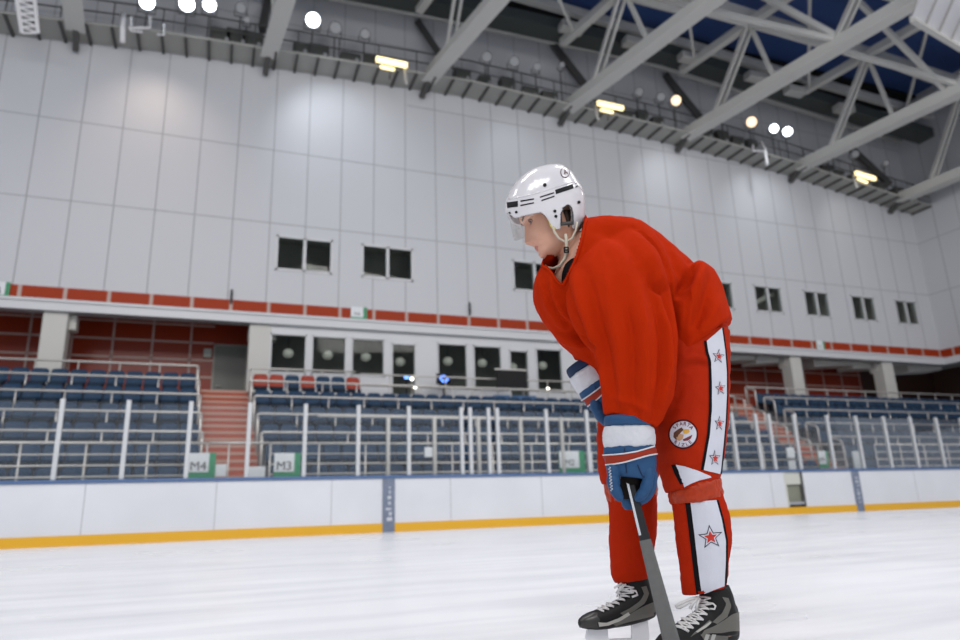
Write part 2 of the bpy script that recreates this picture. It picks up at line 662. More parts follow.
# dim rooms behind the upper windows
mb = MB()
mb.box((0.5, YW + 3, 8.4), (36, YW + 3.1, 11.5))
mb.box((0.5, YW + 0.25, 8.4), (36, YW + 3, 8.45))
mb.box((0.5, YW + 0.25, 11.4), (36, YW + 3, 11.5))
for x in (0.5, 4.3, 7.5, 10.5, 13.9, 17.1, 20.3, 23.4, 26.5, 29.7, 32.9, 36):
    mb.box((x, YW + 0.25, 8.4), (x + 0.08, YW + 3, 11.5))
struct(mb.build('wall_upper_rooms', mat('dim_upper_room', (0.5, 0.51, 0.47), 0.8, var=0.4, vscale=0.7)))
# diagonal brace behind the sixth upper window
MB().beam((24.0, YW + 0.6, 9.55), (25.9, YW + 0.6, 10.45), 0.1, 0.2).build('brace', M_CREAM)
struct(bpy.data.objects['brace'])

# pale glowing globes added for the lamp reflections in the office panes
OFL = ['far left office window', 'second office window from the stairs', 'third office window from the stairs', 'narrow office door left of the blue screen',
       'office window holding the blue glow', 'office window just left of the black monitor', 'narrow window over the black monitor', 'office window beside the player glove']
for i, (a, b2, z0, z1) in enumerate(OW):
    x = lerp(a, b2, 0.55)
    z = z1 - 0.55
    t = thing('lamp_reflection', 'pale globe added as lamp reflection in the ' + OFL[i], 'reflection', (x, YO + 0.75, z))
    MB().ball((x, YO + 0.75, z), 0.17, n=10, sc=(1.15, 1.15, 1)).build('globe', M_GLOBE, t, True)
    MB().cyl((x, YO + 0.75, z + 0.15), (x, YO + 0.75, 7.3), 0.012, 6).build('cord', M_BLACK, t)

# ================================================================== RINK BOARDS
mb = MB()
mb.box((-26, YB, 0.0), (15.55, YB + 0.14, 1.19), 0)
mb.box((16.2, YB, 0.0), (44, YB + 0.14, 1.19), 0)
for x in (-14.6, -12.2, -9.7, -7.3, -4.83, -2.37, 0.08, 2.5, 5.3, 7.7, 10.1, 12.6, 15.0, 20.8, 23.2, 25.6, 28):
    mb.box((x - 0.006, YB - 0.003, 0.2), (x + 0.006, YB + 0.01, 1.19), 1)
root = thing('rink_board', 'long white rink barrier with yellow base strip and blue top rail', 'barrier', (5, YB, 0))
pan = mb.build('board_panel', [M_BOARD, M_GAP], root)
pan['label'] = 'white board panels'
MB().box((-26, YB - 0.02, 0.0), (15.5, YB, 0.2)).box((15.5, YB - 0.02, 0.0), (44, YB, 0.2)).build('kick_strip', M_YEL, root)['label'] = 'yellow base strip'
MB().bbox((-26, YB - 0.03, 1.19), (44, YB + 0.17, 1.265), 0.015).build('cap_rail', M_BLUE, root)['label'] = 'blue top rail'
for (x0, x1) in ((3.655, 3.94), (18.14, 18.43)):
    o = MB().bbox((x0, YB - 0.03, 0.0), (x1, YB + 0.1, 1.19), 0.01).build('joint_cover', M_BGREY, root)
    o['label'] = 'blue grey joint cover'
    mb = MB()
    random.seed(int(x0 * 10))
    for k in range(7):
        zz = 0.25 + 0.12 * k
        mb.box((x0 + 0.1 + random.uniform(-.03, .05), YB - 0.034, zz), (x0 + 0.16 + random.uniform(0, .06), YB - 0.03, zz + random.uniform(0.03, 0.08)))
    mb.build('worn_mark', mat('worn_white_mark', (0.5, 0.52, 0.56), 0.6), o)
mb = MB()
mb.box((15.55, YB + 0.02, 0.84), (16.2, YB + 0.12, 1.19), 0)
mb.box((15.5, YB - 0.01, 0.2), (15.56, YB + 0.14, 1.19), 0)
g = mb.build('service_gate', mat('cream_gate', (0.52, 0.53, 0.48), 0.5), root)
MB().box((15.56, YB + 0.08, 0.34), (16.2, YB + 0.12, 0.84)).build('gate_recess', mat('olive_recess', (0.20, 0.21, 0.16), 0.6), g)
MB().box((15.56, YB - 0.01, 0.27), (16.2, YB + 0.12, 0.35)).build('gate_sill', M_GAP, g)
MB().box((16.13, YB - 0.012, 0.22), (16.2, YB + 0.1, 1.19)).build('gate_hinge', M_TRUSSD, g)

# rink shield: posts + panes
root = thing('rink_shield', 'clear safety glass on slim white posts standing on the rink boards', 'safety glass', (5, YB + 0.07, 1.265))
PX_ = [-2.97 + 1.2118 * k for k in range(-10, 7)] + [5.64, 5.87, 6.36, 6.60, 7.97, 9.16, 10.36, 11.56, 12.76, 13.96, 14.82, 15.32, 16.28] + [17.6 + 1.2 * k for k in range(16)]
PX_ = sorted(PX_)
SHM = MB()
for x in PX_:
    mb = MB()
    mb.bbox((x - 0.045, YB + 0.03, 1.22), (x + 0.045, YB + 0.12, 2.89), 0.012)
    mb.build('post', M_POST, root)
for a, b2 in zip(PX_[:-1], PX_[1:]):
    if b2 - a < 0.3:
        continue
    MB().box((a + 0.045, YB + 0.07, 1.265), (b2 - 0.045, YB + 0.082, 2.84)).build('pane', M_SHIELD, root)
for x in (-12, -6, 0, 6, 12, 18, 24, 30):
    pass

# front fence along the walkway
YF = 17.2


def fence(x0, x1, label):
    root = thing('guard_fence', label, 'fence', ((x0 + x1) / 2, YF, 0.35))
    for z, r in ((2.11, 0.032), (1.86, 0.018), (1.62, 0.025), (1.38, 0.025)):
        MB().cyl((x0, YF, z), (x1, YF, z), r, 8).build('rail', M_STEEL, root, True)
    n = int((x1 - x0) / 1.1)
    for i in range(n + 1):
        x = lerp(x0, x1, i / n)
        MB().cyl((x, YF, 0.33), (x, YF, 2.11), 0.022, 8).build('post', M_STEEL, root, True)


fence(-10, endL(17.3), 'steel guard fence before the left seat block, ending at the stairs')
fence(endM(17.3), AR0, 'steel guard fence before the middle seat block')
fence(AR1, 36, 'steel guard fence before the right seat block')
mb = MB()
root = thing('aisle_barrier', 'single steel rail crossing the foot of the orange stairs', 'rail', (0.5, YF, 0.35))
MB().cyl((endL(17.3) + .02, YF + 0.06, 2.12), (endM(17.3) - .02, YF + 0.06, 2.12), 0.032, 8).build('rail', M_STEEL, root, True)
MB().cyl((0.3, YF + 0.06, 0.33), (0.3, YF + 0.06, 2.12), 0.02, 8).build('post', M_STEEL, root, True)
# tall grey posts in the middle behind the rink glass
for i, px in enumerate([388, 434.5, 478.5, 521, 562, 601]):
    p = atY(px, 440, YF - 0.1)
    q = atY(px, 417.5, YF - 0.1)
    o = MB().bbox((p.x - 0.045, YF - 0.15, 0.33), (p.x + 0.045, YF - 0.05, q.z), 0.01).build('fence_post', M_STEEL)
    tag(o, 'grey upright of the tall rail in the middle block, %s from the left' % ORD[i], 'post', 'tall grey uprights')
o = MB().cyl((endM(18) + 1.6, YF - 0.1, 2.86), (AR0 - 0.2, YF - 0.1, 2.62), 0.028, 8).build('fence_rail', M_STEEL)
bpy.data.objects.remove(o)
r0, r1 = atY(318, 416, YF - 0.1), atY(800, 424, YF - 0.1)
o = MB().cyl(r0, r1, 0.028, 8).build('top_rail', M_STEEL, None, True)
tag(o, 'long steel rail across the tops of the tall grey uprights', 'rail')

# ---- row handrails
RAILZ = {5: 5.05, 4: 4.46, 3: 3.84, 2: 3.19, 1: 2.57}
RAILY = {5: 22.9, 4: 21.93, 3: 20.96, 2: 19.99, 1: 19.02}
ROWN = {5: 'top row', 4: 'second row from the top', 3: 'third row from the top', 2: 'fourth row from the top', 1: 'fifth row from the top', 0: 'front row'}

ROWS = {k: v.replace('from the top', 'from top') for k, v in ROWN.items()}


def row_rail(k, x0, x1, block, bendL, bendR, rowpost=1.08, hook=False):
    y, z = RAILY[k] + 0.03, RAILZ[k]
    zf = TIERS[k + 1][2] if k < 5 else ZC
    root = thing('handrail', 'steel handrail behind the %s in the %s' % (ROWN[k], block), 'handrail', ((x0 + x1) / 2, y, zf))
    pts = []
    if bendL:
        pts += [(x0, y, zf + 0.0), (x0, y, z - 0.07), (x0 + 0.02, y, z - 0.02), (x0 + 0.07, y, z)]
    else:
        pts += [(x0, y, z)]
    if bendR:
        pts += [(x1 - 0.07, y, z), (x1 - 0.02, y, z - 0.02), (x1, y, z - 0.07), (x1, y, zf)]
    else:
        pts += [(x1, y, z)]
    MB().tube(pts, 0.033, 8).build('rail', M_STEEL, root, True)
    n = int(abs(x1 - x0) / rowpost)
    for i in range(1, n):
        x = lerp(x0, x1, i / n)
        MB().cyl((x, y, zf - 0.02), (x, y, z), 0.022, 6).build('post', M_STEEL, root, True)
    # loop turned forward at the aisle end
    for xe, on in ((x0, bendL), (x1, bendR)):
        if on:
            MB().tube([(xe, y - 0.02, z - 0.05), (xe, y - 0.45, z - 0.18), (xe, y - 0.52, z - 0.25), (xe, y - 0.54, zf - 0.6)], 0.03, 8).build('end_loop', M_STEEL, root, True)
    return root


for k in (5, 4, 3, 2, 1):
    row_rail(k, -9.5, endL(RAILY[k]), 'left block', False, True)
    if k < 5:
        row_rail(k, endM(RAILY[k]), AR0 - 0.05, 'middle block', True, True)
    row_rail(k, AR1 + 0.05, 35.8, 'right block', True, False)
row_rail(5, 0.9, 4.3, 'middle block beside the orange stairs', True, False)
root = thing('handrail', 'steel double handrail in front of the office windows', 'handrail', (9, 23.6, ZC))
for z in (5.12, 4.72):
    MB().cyl((4.6, 23.6, z), (15, 23.6, z), 0.03, 8).build('rail', M_STEEL, root, True)
for i in range(11):
    x = 4.6 + i * 1.04
    MB().cyl((x, 23.6, ZC), (x, 23.6, 5.12), 0.022, 6).build('post', M_STEEL, root, True)


# ================================================================== SEATS
def seat_meshes(m):
    root = bpy.data.objects.new('stadium_seat', None)
    COL.objects.link(root)
    # curved backrest
    mb = MB()
    vs, fs = [], []
    nx, nz = 8, 6
    for side in (0, 1):
        for j in range(nz + 1):
            tz = j / nz
            z = 0.50 + 0.44 * tz
            for i in range(nx + 1):
                tx = i / nx * 2 - 1
                w = 0.225 - 0.03 * max(0, tz - 0.75) * 4 * abs(tx) ** 3
                y = 0.06 + 0.10 * tz - 0.05 * tx * tx + (0.035 if side else 0)
                zz = z - (0.04 * abs(tx) ** 4 if j == nz else 0)
                vs.append((tx * w, y, zz))
    N = (nx + 1) * (nz + 1)
    for j in range(nz):
        for i in range(nx):
            a = j * (nx + 1) + i
            fs.append((a, a + 1, a + nx + 2, a + nx + 1))
            fs.append((N + a, N + a + nx + 1, N + a + nx + 2, N + a + 1))
    for i in range(nx):
        fs.append((i, N + i, N + i + 1, i + 1))
        a = nz * (nx + 1) + i
        fs.append((a, a + 1, N + a + 1, N + a))
    for j in range(nz):
        a = j * (nx + 1)
        fs.append((a, a + nx + 1, N + a + nx + 1, N + a))
        a += nx
        fs.append((a, N + a, N + a + nx + 1, a + nx + 1))
    mb.add(vs, fs)
    mb.build('backrest', m, root, True)
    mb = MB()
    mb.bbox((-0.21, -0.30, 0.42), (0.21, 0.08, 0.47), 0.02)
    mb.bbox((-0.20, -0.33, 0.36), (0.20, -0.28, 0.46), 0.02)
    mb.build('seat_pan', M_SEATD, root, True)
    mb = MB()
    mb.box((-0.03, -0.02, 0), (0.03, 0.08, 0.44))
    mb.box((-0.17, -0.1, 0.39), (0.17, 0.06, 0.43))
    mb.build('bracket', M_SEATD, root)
    return root


proto = seat_meshes(M_SEAT)
pos = []      # (distance, x, y, z, label, group)
for k, (y0, y1, z) in enumerate(TIERS):
    y = y0 + 0.52
    z = z - 0.05
    eL, eM = endL(y) - 0.30, endM(y) + 0.30
    for i in range(13):
        x = eL - 0.49 * i
        pos.append([x, y, z, 'dark blue seat, %s of left block, %s from orange stairs' % (ROWS[k], nth(i)), 'left block seats, ' + ROWN[k]])
    if k < 5:
        n = int((AR0 - 0.3 - eM) / 0.49)
        for i in range(n):
            x = eM + 0.49 * i
            pos.append([x, y, z, 'dark blue seat, %s of middle block, %s from orange stairs' % (ROWS[k], nth(i)), 'middle block seats, ' + ROWN[k]])
    for i in range(30):
        x = AR1 + 0.35 + 0.49 * i
        pos.append([x, y, z, 'dark blue seat, %s of right block, %s from its stairs' % (ROWS[k], nth(i)), 'right block seats, ' + ROWN[k]])
vis, rest = [], []
for p in pos:
    px, py = proj((p[0], p[1], p[2] + 0.75))
    hid = 606 < px < 722 or px < -14 or px > 975
    if px < -14 or px > 975:
        continue
    (rest if hid else vis).append(((V(p[:3]) - CAM).length, p))
vis.sort(key=lambda t: t[0])
near, far = vis[:300], vis[300:] + rest
first = True
for d, p in near:
    o = proto if first else copy_tree(proto)
    first = False
    o.location = p[:3]
    tag(o, p[3], 'seat', p[4])
mb = MB()
for d, p in far:
    for ch in proto.children:
        if ch.name.startswith('bracket'):
            continue
        me = ch.data
        mb.add([v.co + V(p[:3]) for v in me.vertices], [list(f.vertices) for f in me.polygons])
o = mb.build('seat_rows', M_SEAT, None, True)
o['kind'] = 'stuff'
tag(o, 'remaining dark blue seats in the far rows of the right block', 'seats')

# red seats in the top row of the middle block
pr = seat_meshes(M_SEATRED)
for i in range(7):
    o = pr if i == 0 else copy_tree(pr)
    if i in (2, 4, 5):
        for ch in o.children:
            if not ch.name.startswith('bracket'):
                ch.data = proto.children[[c.name.split('.')[0] for c in proto.children].index(ch.name.split('.')[0])].data
    o.location = (1.2 + 0.49 * i, 22.45, TIERS[5][2])
    c = 'blue' if i in (2, 4, 5) else 'red'
    tag(o, '%s seat in the short top row under the office windows, %s from the stairs' % (c, nth(i)), 'seat', 'short top row of red and blue seats')

# things in front of the office
p0, p1 = atY(496, 369, 23.2), atY(527, 389, 23.2)
t = thing('monitor', 'black flat monitor facing away in front of the office windows', 'monitor', ((p0.x + p1.x) / 2, 23.2, 4.3))
MB().bbox((p0.x, 23.17, p1.z), (p1.x, 23.23, p0.z), 0.015).build('screen_housing', M_BLACK, t)
MB().box((p0.x - 0.05, 23.16, p0.z - 0.03), (p1.x + 0.03, 23.24, p0.z + 0.02)).build('top_edge', M_STEEL, t)
MB().cyl(((p0.x + p1.x) / 2, 23.22, ZC), ((p0.x + p1.x) / 2, 23.22, p1.z + 0.1), 0.03).build('stand', M_BLACK, t)
MB().bbox(((p0.x + p1.x) / 2 - .2, 23.1, ZC), ((p0.x + p1.x) / 2 + .2, 23.34, ZC + 0.03), 0.01).build('foot', M_BLACK, t)
p0, p1 = atY(492, 396, 22.5), atY(533, 402, 22.5)
t = thing('desk', 'blue topped desk under the black monitor', 'desk', ((p0.x + p1.x) / 2, 22.5, 3.86))
MB().bbox((p0.x, 22.2, p1.z), (p1.x, 22.8, p0.z), 0.02).build('desk_top', mat('blue_desk', (0.07, 0.16, 0.32), 0.4), t)
for xx in (p0.x + 0.08, p1.x - 0.08):
    MB().box((xx - 0.03, 22.25, 3.86), (xx + 0.03, 22.75, p1.z + 0.01)).build('leg', M_STEEL, t)
p = atY(444, 379, 24.1)
t = thing('computer_screen', 'small screen glowing blue on the office counter', 'monitor', (p.x, 24.1, ZC))
MB().bbox((p.x - 0.3, 24.08, p.z - 0.2), (p.x + 0.3, 24.13, p.z + 0.2), 0.01).build('housing', M_BLACK, t)
mb = MB()
for a, bb in ((-0.13, 0.0), (0.0, 0.1), (0.12, -0.02), (-0.05, -0.08), (0.06, -0.09), (-0.1, 0.09)):
    mb.ball((p.x + a, 24.075, p.z + bb), 0.045, n=6, sc=(1, 0.2, 1))
mb.build('picture', mat('blue_glow', (0.1, 0.2, 1), 0.5, emit=3, ecol=(0.12, 0.3, 1.0)), t)
MB().box((p.x - 0.05, 24.09, ZC), (p.x + 0.05, 24.12, p.z - 0.18)).build('stand', M_BLACK, t)
p = atY(406.5, 377.5, 24.3)
t = thing('computer_screen', 'tiny blue lit screen behind the narrow office door', 'monitor', (p.x, 24.3, ZC))
MB().box((p.x - 0.12, 24.28, p.z - 0.07), (p.x + 0.12, 24.32, p.z + 0.07)).build('housing', M_BLACK, t)
MB().box((p.x - 0.1, 24.272, p.z - 0.05), (p.x + 0.1, 24.28, p.z + 0.05)).build('picture', MATS['blue_glow'], t)
MB().box((p.x - 0.03, 24.29, ZC), (p.x + 0.03, 24.31, p.z - 0.06)).build('stand', M_BLACK, t)
for i, (px, py, lab) in enumerate([(412, 379, 'small bright ball added as window reflection, on the rail before the narrow office door'), (415, 387, 'lower small bright ball added as window reflection before the narrow office door'), (548, 389, 'small bright ball added as window reflection, on the rail beside the player glove')]):
    p = atY(px, py, 23.5)
    zt = 4.3 if py > 380 and i == 1 else 4.4
    t = thing('reflection_ball', lab, 'reflection', (p.x, 23.5, p.z))  # glowing ball on a stem, put in for a tiny reflection
    MB().ball((p.x, 23.5, p.z), 0.06, n=8).build('glow_ball', mat('reflection_glow', (1, .95, .85), .5, emit=4, ecol=(1, .93, .8)), t, True)
    MB().cyl((p.x, 23.5, ZC), (p.x, 23.5, p.z - 0.05), 0.015, 6).build('stem', M_STEEL, t)

# white items left in the middle block
for (px0, py0, px1, py1, lab) in [(425, 447, 436, 457, 'white paper notice behind the middle rink glass'), (215, 464, 226, 476.5, 'small white card at the foot of the orange stairs, left'),
                                  (249, 466.5, 265, 477.5, 'white panel at the foot of the orange stairs, right'), (787, 447.5, 796, 458, 'white card high beside the right stairs'),
                                  (789, 460.5, 797.5, 471, 'pale card low beside the right stairs'), (853, 451, 862, 466, 'white notice behind the rightmost rink glass'), (721, 459, 728, 472, 'pale notice just right of the player behind the glass'),
                                  (587, 452, 594, 472, 'pale notice left of the player glove behind the glass')]:
    a, c = atY(px0, py0, YF - 0.09), atY(px1, py1, YF - 0.09)
    zlo = 0.35 if (px0, py0) in ((249, 466.5), (789, 460.5), (853, 451)) else min(a.z, c.z)
    o = MB().bbox((a.x, YF - 0.07, zlo), (c.x, YF - 0.02, max(a.z, c.z)), 0.008).build('notice_card', M_PAPER)
    tag(o, lab, 'notice')


def text_mesh(txt, size, bold=False):
    cu = bpy.data.curves.new('t', 'FONT')
    cu.body = txt
    cu.size = size
    cu.align_x = 'CENTER'
    cu.align_y = 'CENTER'
    cu.extrude = 0
    cu.resolution_u = 3
    if bold:
        cu.offset = size * 0.02
    o = bpy.data.objects.new('t', cu)
    COL.objects.link(o)
    dg = bpy.context.evaluated_depsgraph_get()
    me = bpy.data.meshes.new_from_object(o.evaluated_get(dg))
    vs = [v.co.copy() for v in me.vertices]
    fs = [list(p.vertices) for p in me.polygons]
    bpy.data.objects.remove(o)
    bpy.data.curves.remove(cu)
    bpy.data.meshes.remove(me)
    return vs, fs


def block_sign(px0, py0, px1, py1, Y, txt, label, tsize=0.62, depth=0.04):
    a, c = atY(px0, py0, Y), atY(px1, py1, Y)
    x0, x1, z0, z1 = a.x, c.x, min(a.z, c.z), max(a.z, c.z)
    t = thing('sector_sign', label, 'sign', ((x0 + x1) / 2, Y, z0))
    MB().box((x0, Y, z0), (x1, Y + depth, z1)).build('backing', M_GREEN, t)
    wx = lerp(x0, x1, 0.76)
    MB().box((x0, Y - 0.006, lerp(z0, z1, 0.24)), (wx, Y, z1)).build('face', M_PAPER, t)
    if txt:
        vs, fs = text_mesh(txt, (z1 - z0) * tsize)
        cx, cz = (x0 + wx) / 2, lerp(z0, z1, 0.46)
        MB().add([V((cx + v.x, Y - 0.009, cz + v.y)) for v in vs], fs).build('lettering', M_INK, t)
    return t


block_sign(188.5, 453, 214.5, 478, YF - 0.1, 'M4', 'white and green sector sign reading M4', 0.5)
block_sign(274.5, 453, 300, 477.5, YF - 0.1, 'M3', 'white and green sector sign reading M3', 0.5)
block_sign(559, 451, 586, 473, YF - 0.1, 'M2', 'blurred white and green sector sign left of the player glove', 0.4)
block_sign(817.5, 451, 830, 468, YF - 0.1, 'M1', 'blurred white and green sector sign right of the right stairs', 0.4)
block_sign(-8, 281, 8, 299, YW - 0.1, 'B', 'green edged white sign on the red band at far left', 0.6)
block_sign(351, 306.5, 367, 321, YW - 0.1, 'M3', 'green edged white sign on the red band above the offices', 0.35)
block_sign(816, 340.5, 826, 352, YW - 0.1, 'M1', 'green edged white sign on the red band right of the player', 0.35)

# small wall fittings
for (px, py, lab) in [(231.5, 297, 'slim black speaker rod on the red band near the stairs'), (470, 309, 'slim black speaker rod on the red band left of the player')]:
    p = atY(px, py, YW - 0.1)
    t = thing('antenna_rod', lab, 'antenna', (p.x, YW - 0.08, p.z))
    MB().cyl((p.x, YW - 0.1, p.z - 0.25), (p.x, YW - 0.1, p.z + 0.28), 0.035, 8).build('rod', M_BLACK, t, True)
    MB().box((p.x - 0.03, YW - 0.1, p.z - 0.05), (p.x + 0.03, YW - 0.04, p.z + 0.05)).build('bracket', M_BLACK, t)
p = atY(207.5, 353, YC - 0.08)
t = thing('wall_box', 'pale grey box on the dark red wall left of the grey door', 'box', (p.x, YC - 0.1, p.z))
MB().bbox((p.x - 0.14, YC - 0.12, p.z - 0.17), (p.x + 0.14, YC - 0.0, p.z + 0.17), 0.03).build('cover', mat('pale_green_box', (0.42, 0.45, 0.40), 0.4), t)
MB().box((p.x - 0.1, YC - 0.13, p.z - 0.015), (p.x + 0.1, YC - 0.12, p.z + 0.015)).build('seam', M_JOINT, t)

# ================================================================== ROOF
mb = MB()
mb.box((-20, -14, 22.6), (44, 23.3, 22.9))
struct(mb.build('ceiling', M_ROOFB))
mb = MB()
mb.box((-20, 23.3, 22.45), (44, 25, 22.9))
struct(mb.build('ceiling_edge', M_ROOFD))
# eave pipe and roof purlins
mb = MB()
pts = [atY(x, y, YW - 0.25) for x, y in ((200, -30), (345, 0), (450, 20), (640, 60), (800, 110), (950, 157))]
o = MB().tube([pts[0] + (pts[0] - pts[1]) * 2] + pts, 0.16, 8).build('trim_3', M_TRUSS, None, True)
struct(o)
for i, (y, z, wd, ht) in enumerate([(22.7, 22.1, 0.3, 0.4), (19.6, 21.6, 0.35, 0.5), (16.4, 21.6, 0.3, 0.45), (13.2, 21.8, 0.3, 0.45), (10.0, 22.0, 0.3, 0.45)]):
    mb = MB()
    mb.beam((-18, y, z - 0.8), (8, y, z), wd, ht)
    mb.beam((8, y, z), (44, y, z - 1.5), wd, ht)
    struct(mb.build('roof_purlin', M_TRUSS))
# ventilation duct under the eave with white light boxes
mb = MB()
dpts = [(-10, 20.2), (4, 20.75), (9, 20.95), (19, 21.1), (29, 20.35), (36.2, 19.8)]
for (xa, za), (xb, zb_) in zip(dpts[:-1], dpts[1:]):
    mb.beam((xa, 23.1, za), (xb, 23.1, zb_), 0.9, 0.55)
o = mb.build('air_duct', mat('dark_green_grey_duct', (0.055, 0.065, 0.062), 0.5))
tag(o, 'long dark air duct under the roof edge carrying white boxes', 'duct')
for i, (px, py) in enumerate([(571, 29), (633.5, 44), (689, 59), (755, 78), (794, 92), (843, 110)]):
    p = atY(px, py, 22.4)
    o = MB().bbox((p.x - 0.55, 22.1, p.z - 0.17), (p.x + 0.55, 22.6, p.z + 0.2), 0.04).build('vent_box', mat('pale_vent_box', (0.45, 0.45, 0.43), 0.5))
    tag(o, 'pale grey box under the roof duct, %s from the left' % ORD[i], 'vent', 'boxes under the roof duct')

# trusses
TR = [(-5.6, -0.09), (0.93, -0.10), (7.4, -0.19), (14.05, -0.215), (20.5, -0.20), (27.6, -0.17), (34.6, -0.10)]
TN = ['first roof truss from the left, seen end on', 'second roof truss from the left, above the pale wall patch', 'third roof truss from the left, over the twin windows', 'fourth roof truss from the left, above the helmet',
      'fifth roof truss from the left, right of the helmet', 'sixth roof truss from the left, with the lit end', 'rightmost roof truss, meeting the end wall']


def on_truss(i, y, up=0.0, dx=0.0):
    x0, s = TR[i]
    return V((x0 + s * (y - 24.4) + dx, y, arch(x0) - 0.1 + up))


for i, (x0, s) in enumerate(TR):
    t = thing('roof_truss', 'grey steel ' + TN[i], 'truss', on_truss(i, 24.4))
    yend = 2.0 if i > 1 else 10.0
    mb = MB()
    mb.beam(on_truss(i, 24.3, 0.35), on_truss(i, yend, 0.35), 0.42, 0.46)
    mb.build('bottom_chord', M_TRUSS, t)
    MB().beam(on_truss(i, 24.3, 0.08), on_truss(i, yend, 0.08), 0.62, 0.07).build('bottom_flange', M_TRUSS, t)
    MB().beam(on_truss(i, 24.9, -0.30), on_truss(i, 24.2, 0.2), 0.18, 0.24).build('end_shoe', M_TRUSSD, t)
    UPT, DXT = 20.5 - arch(x0) + 0.1, -0.9
    MB().beam(on_truss(i, 23.2, UPT, DXT), on_truss(i, yend, UPT, DXT), 0.32, 0.36).build('top_chord', M_TRUSS, t)
    for k in range(3):
        yt = 19.4 - 5.8 * k
        if yt - 3 < yend:
            break
        tn = on_truss(i, yt, UPT - 0.1, DXT)
        for yb in (yt + 3.0, yt - 2.8):
            bn = on_truss(i, yb, 0.5)
            for q_ in (-.14, .14):
                MB().beam(bn + V((q_, 0, 0)), tn + V((q_, 0, 0)), 0.11, 0.2).build('brace', M_TRUSS, t)
        MB().beam(tn, on_truss(i, yt, 0.5), 0.14, 0.16).build('hanger', M_TRUSS, t)
        if i < len(TR) - 1:
            UP2 = 20.5 - arch(TR[i + 1][0]) + 0.1
            MB().beam(tn, on_truss(i + 1, yt, UP2 - 0.1, DXT), 0.16, 0.22).build('tie', M_TRUSS, t)
            MB().beam(tn, on_truss(i + 1, yt - 2.8, 0.5), 0.16, 0.2).build('cross_brace', M_TRUSS, t)
            MB().beam(on_truss(i, yt - 2.8, UPT, DXT), on_truss(i + 1, yt + 3, UP2, DXT), 0.12, 0.14).build('cross_brace', M_TRUSS, t)

for i_, yb, px_ in ((4, 16.5, 763), (5, 17.1, 853), (3, 17.5, 622)):
    d_ = ray(px_, -4)
    MB().beam(CAM + d_ * ((20.5 - CAM.z) / d_.z), on_truss(i_, yb, 0.5), 0.18, 0.24).build('cross_brace', M_TRUSS, [o_ for o_ in COL.objects if o_.name.startswith('roof_truss')][i_])

# dark struts on the wall above the catwalk
for i, (a, c) in enumerate([((418, 22), (442, 58)), ((551, 42), (590, 92)), ((665, 75), (700, 118)), ((842, 140), (890, 185)), ((268, 0), (262, 30))]):
    p, q = atY(*a, 24.9), atY(*c, 24.2)
    o = MB().beam(p, q, 0.25, 0.3).build('wall_strut', M_TRUSSD)
    tag(o, 'dark diagonal strut on the wall above the catwalk, %s in line' % ORD[i], 'strut', 'dark struts above the catwalk')

# catwalk
root = thing('catwalk', 'grey lighting catwalk hung along the top of the white wall', 'catwalk', (10, 24.4, 17.5))
xs = np.arange(-14, 37.21, 0.8)
mb = MB()
for a, c in zip(xs[:-1], xs[1:]):
    za, zc = arch(a), arch(c)
    vs = [(a, 23.85, za), (c, 23.85, zc), (c, 24.98, zc), (a, 24.98, za), (a, 23.85, za + 0.08), (c, 23.85, zc + 0.08), (c, 24.98, zc + 0.08), (a, 24.98, za + 0.08)]
    mb.add(vs, [(3, 2, 1, 0), (4, 5, 6, 7), (0, 1, 5, 4), (2, 3, 7, 6)])
    MB().beam((a, 23.8, za - 0.04), (a, 24.98, za - 0.04), 0.09, 0.1).build('joist', M_TRUSSD, root)
mb.build('deck', M_DECK, root)
MB().tube([(x, 23.82, arch(x) + 0.03) for x in xs], 0.06, 6).build('edge_beam', M_DECK, root, True)
for h in (0.55, 1.05):
    MB().tube([(x, 23.85, arch(x) + h) for x in xs], 0.03, 6).build('rail', M_TRUSSD, root, True)
for x in xs[::2]:
    MB().cyl((x, 23.85, arch(x)), (x, 23.85, arch(x) + 1.05), 0.025, 6).build('post', M_TRUSSD, root, True)

# equipment boxes on the catwalk
random.seed(5)
eq = [462, 484, 507, 530, 549, 628, 642, 657, 705, 722, 737, 752, 812, 826, 838, 852, 880, 896, 220, 236, 252, 300, 318, 350, 372]
eq_sorted = sorted(eq)
for i, px in enumerate(eq_sorted):
    x = atY(px, np.interp(px, [0, 320, 463, 640, 870], [33, 76, 98, 137, 202]) - 14, 24.3).x
    z = arch(x) + 0.08
    t = thing('ballast_box', 'dark equipment box standing on the catwalk, %s from the left' % nth(i), 'equipment box', (x, 24.3, z), 'ballast boxes on the catwalk')
    wd = random.uniform(0.28, 0.42)
    MB().bbox((x - wd, 24.1, z), (x + wd, 24.6, z + random.uniform(0.55, 0.85)), 0.03).build('case', mat('dark_olive_case', (0.085, 0.088, 0.08), 0.6), t)
    MB().cyl((x + wd * 0.6, 24.09, z + 0.3), (x + wd * 0.6, 24.1, z + 0.3), 0.08, 10).build('dial', M_LENS, t)


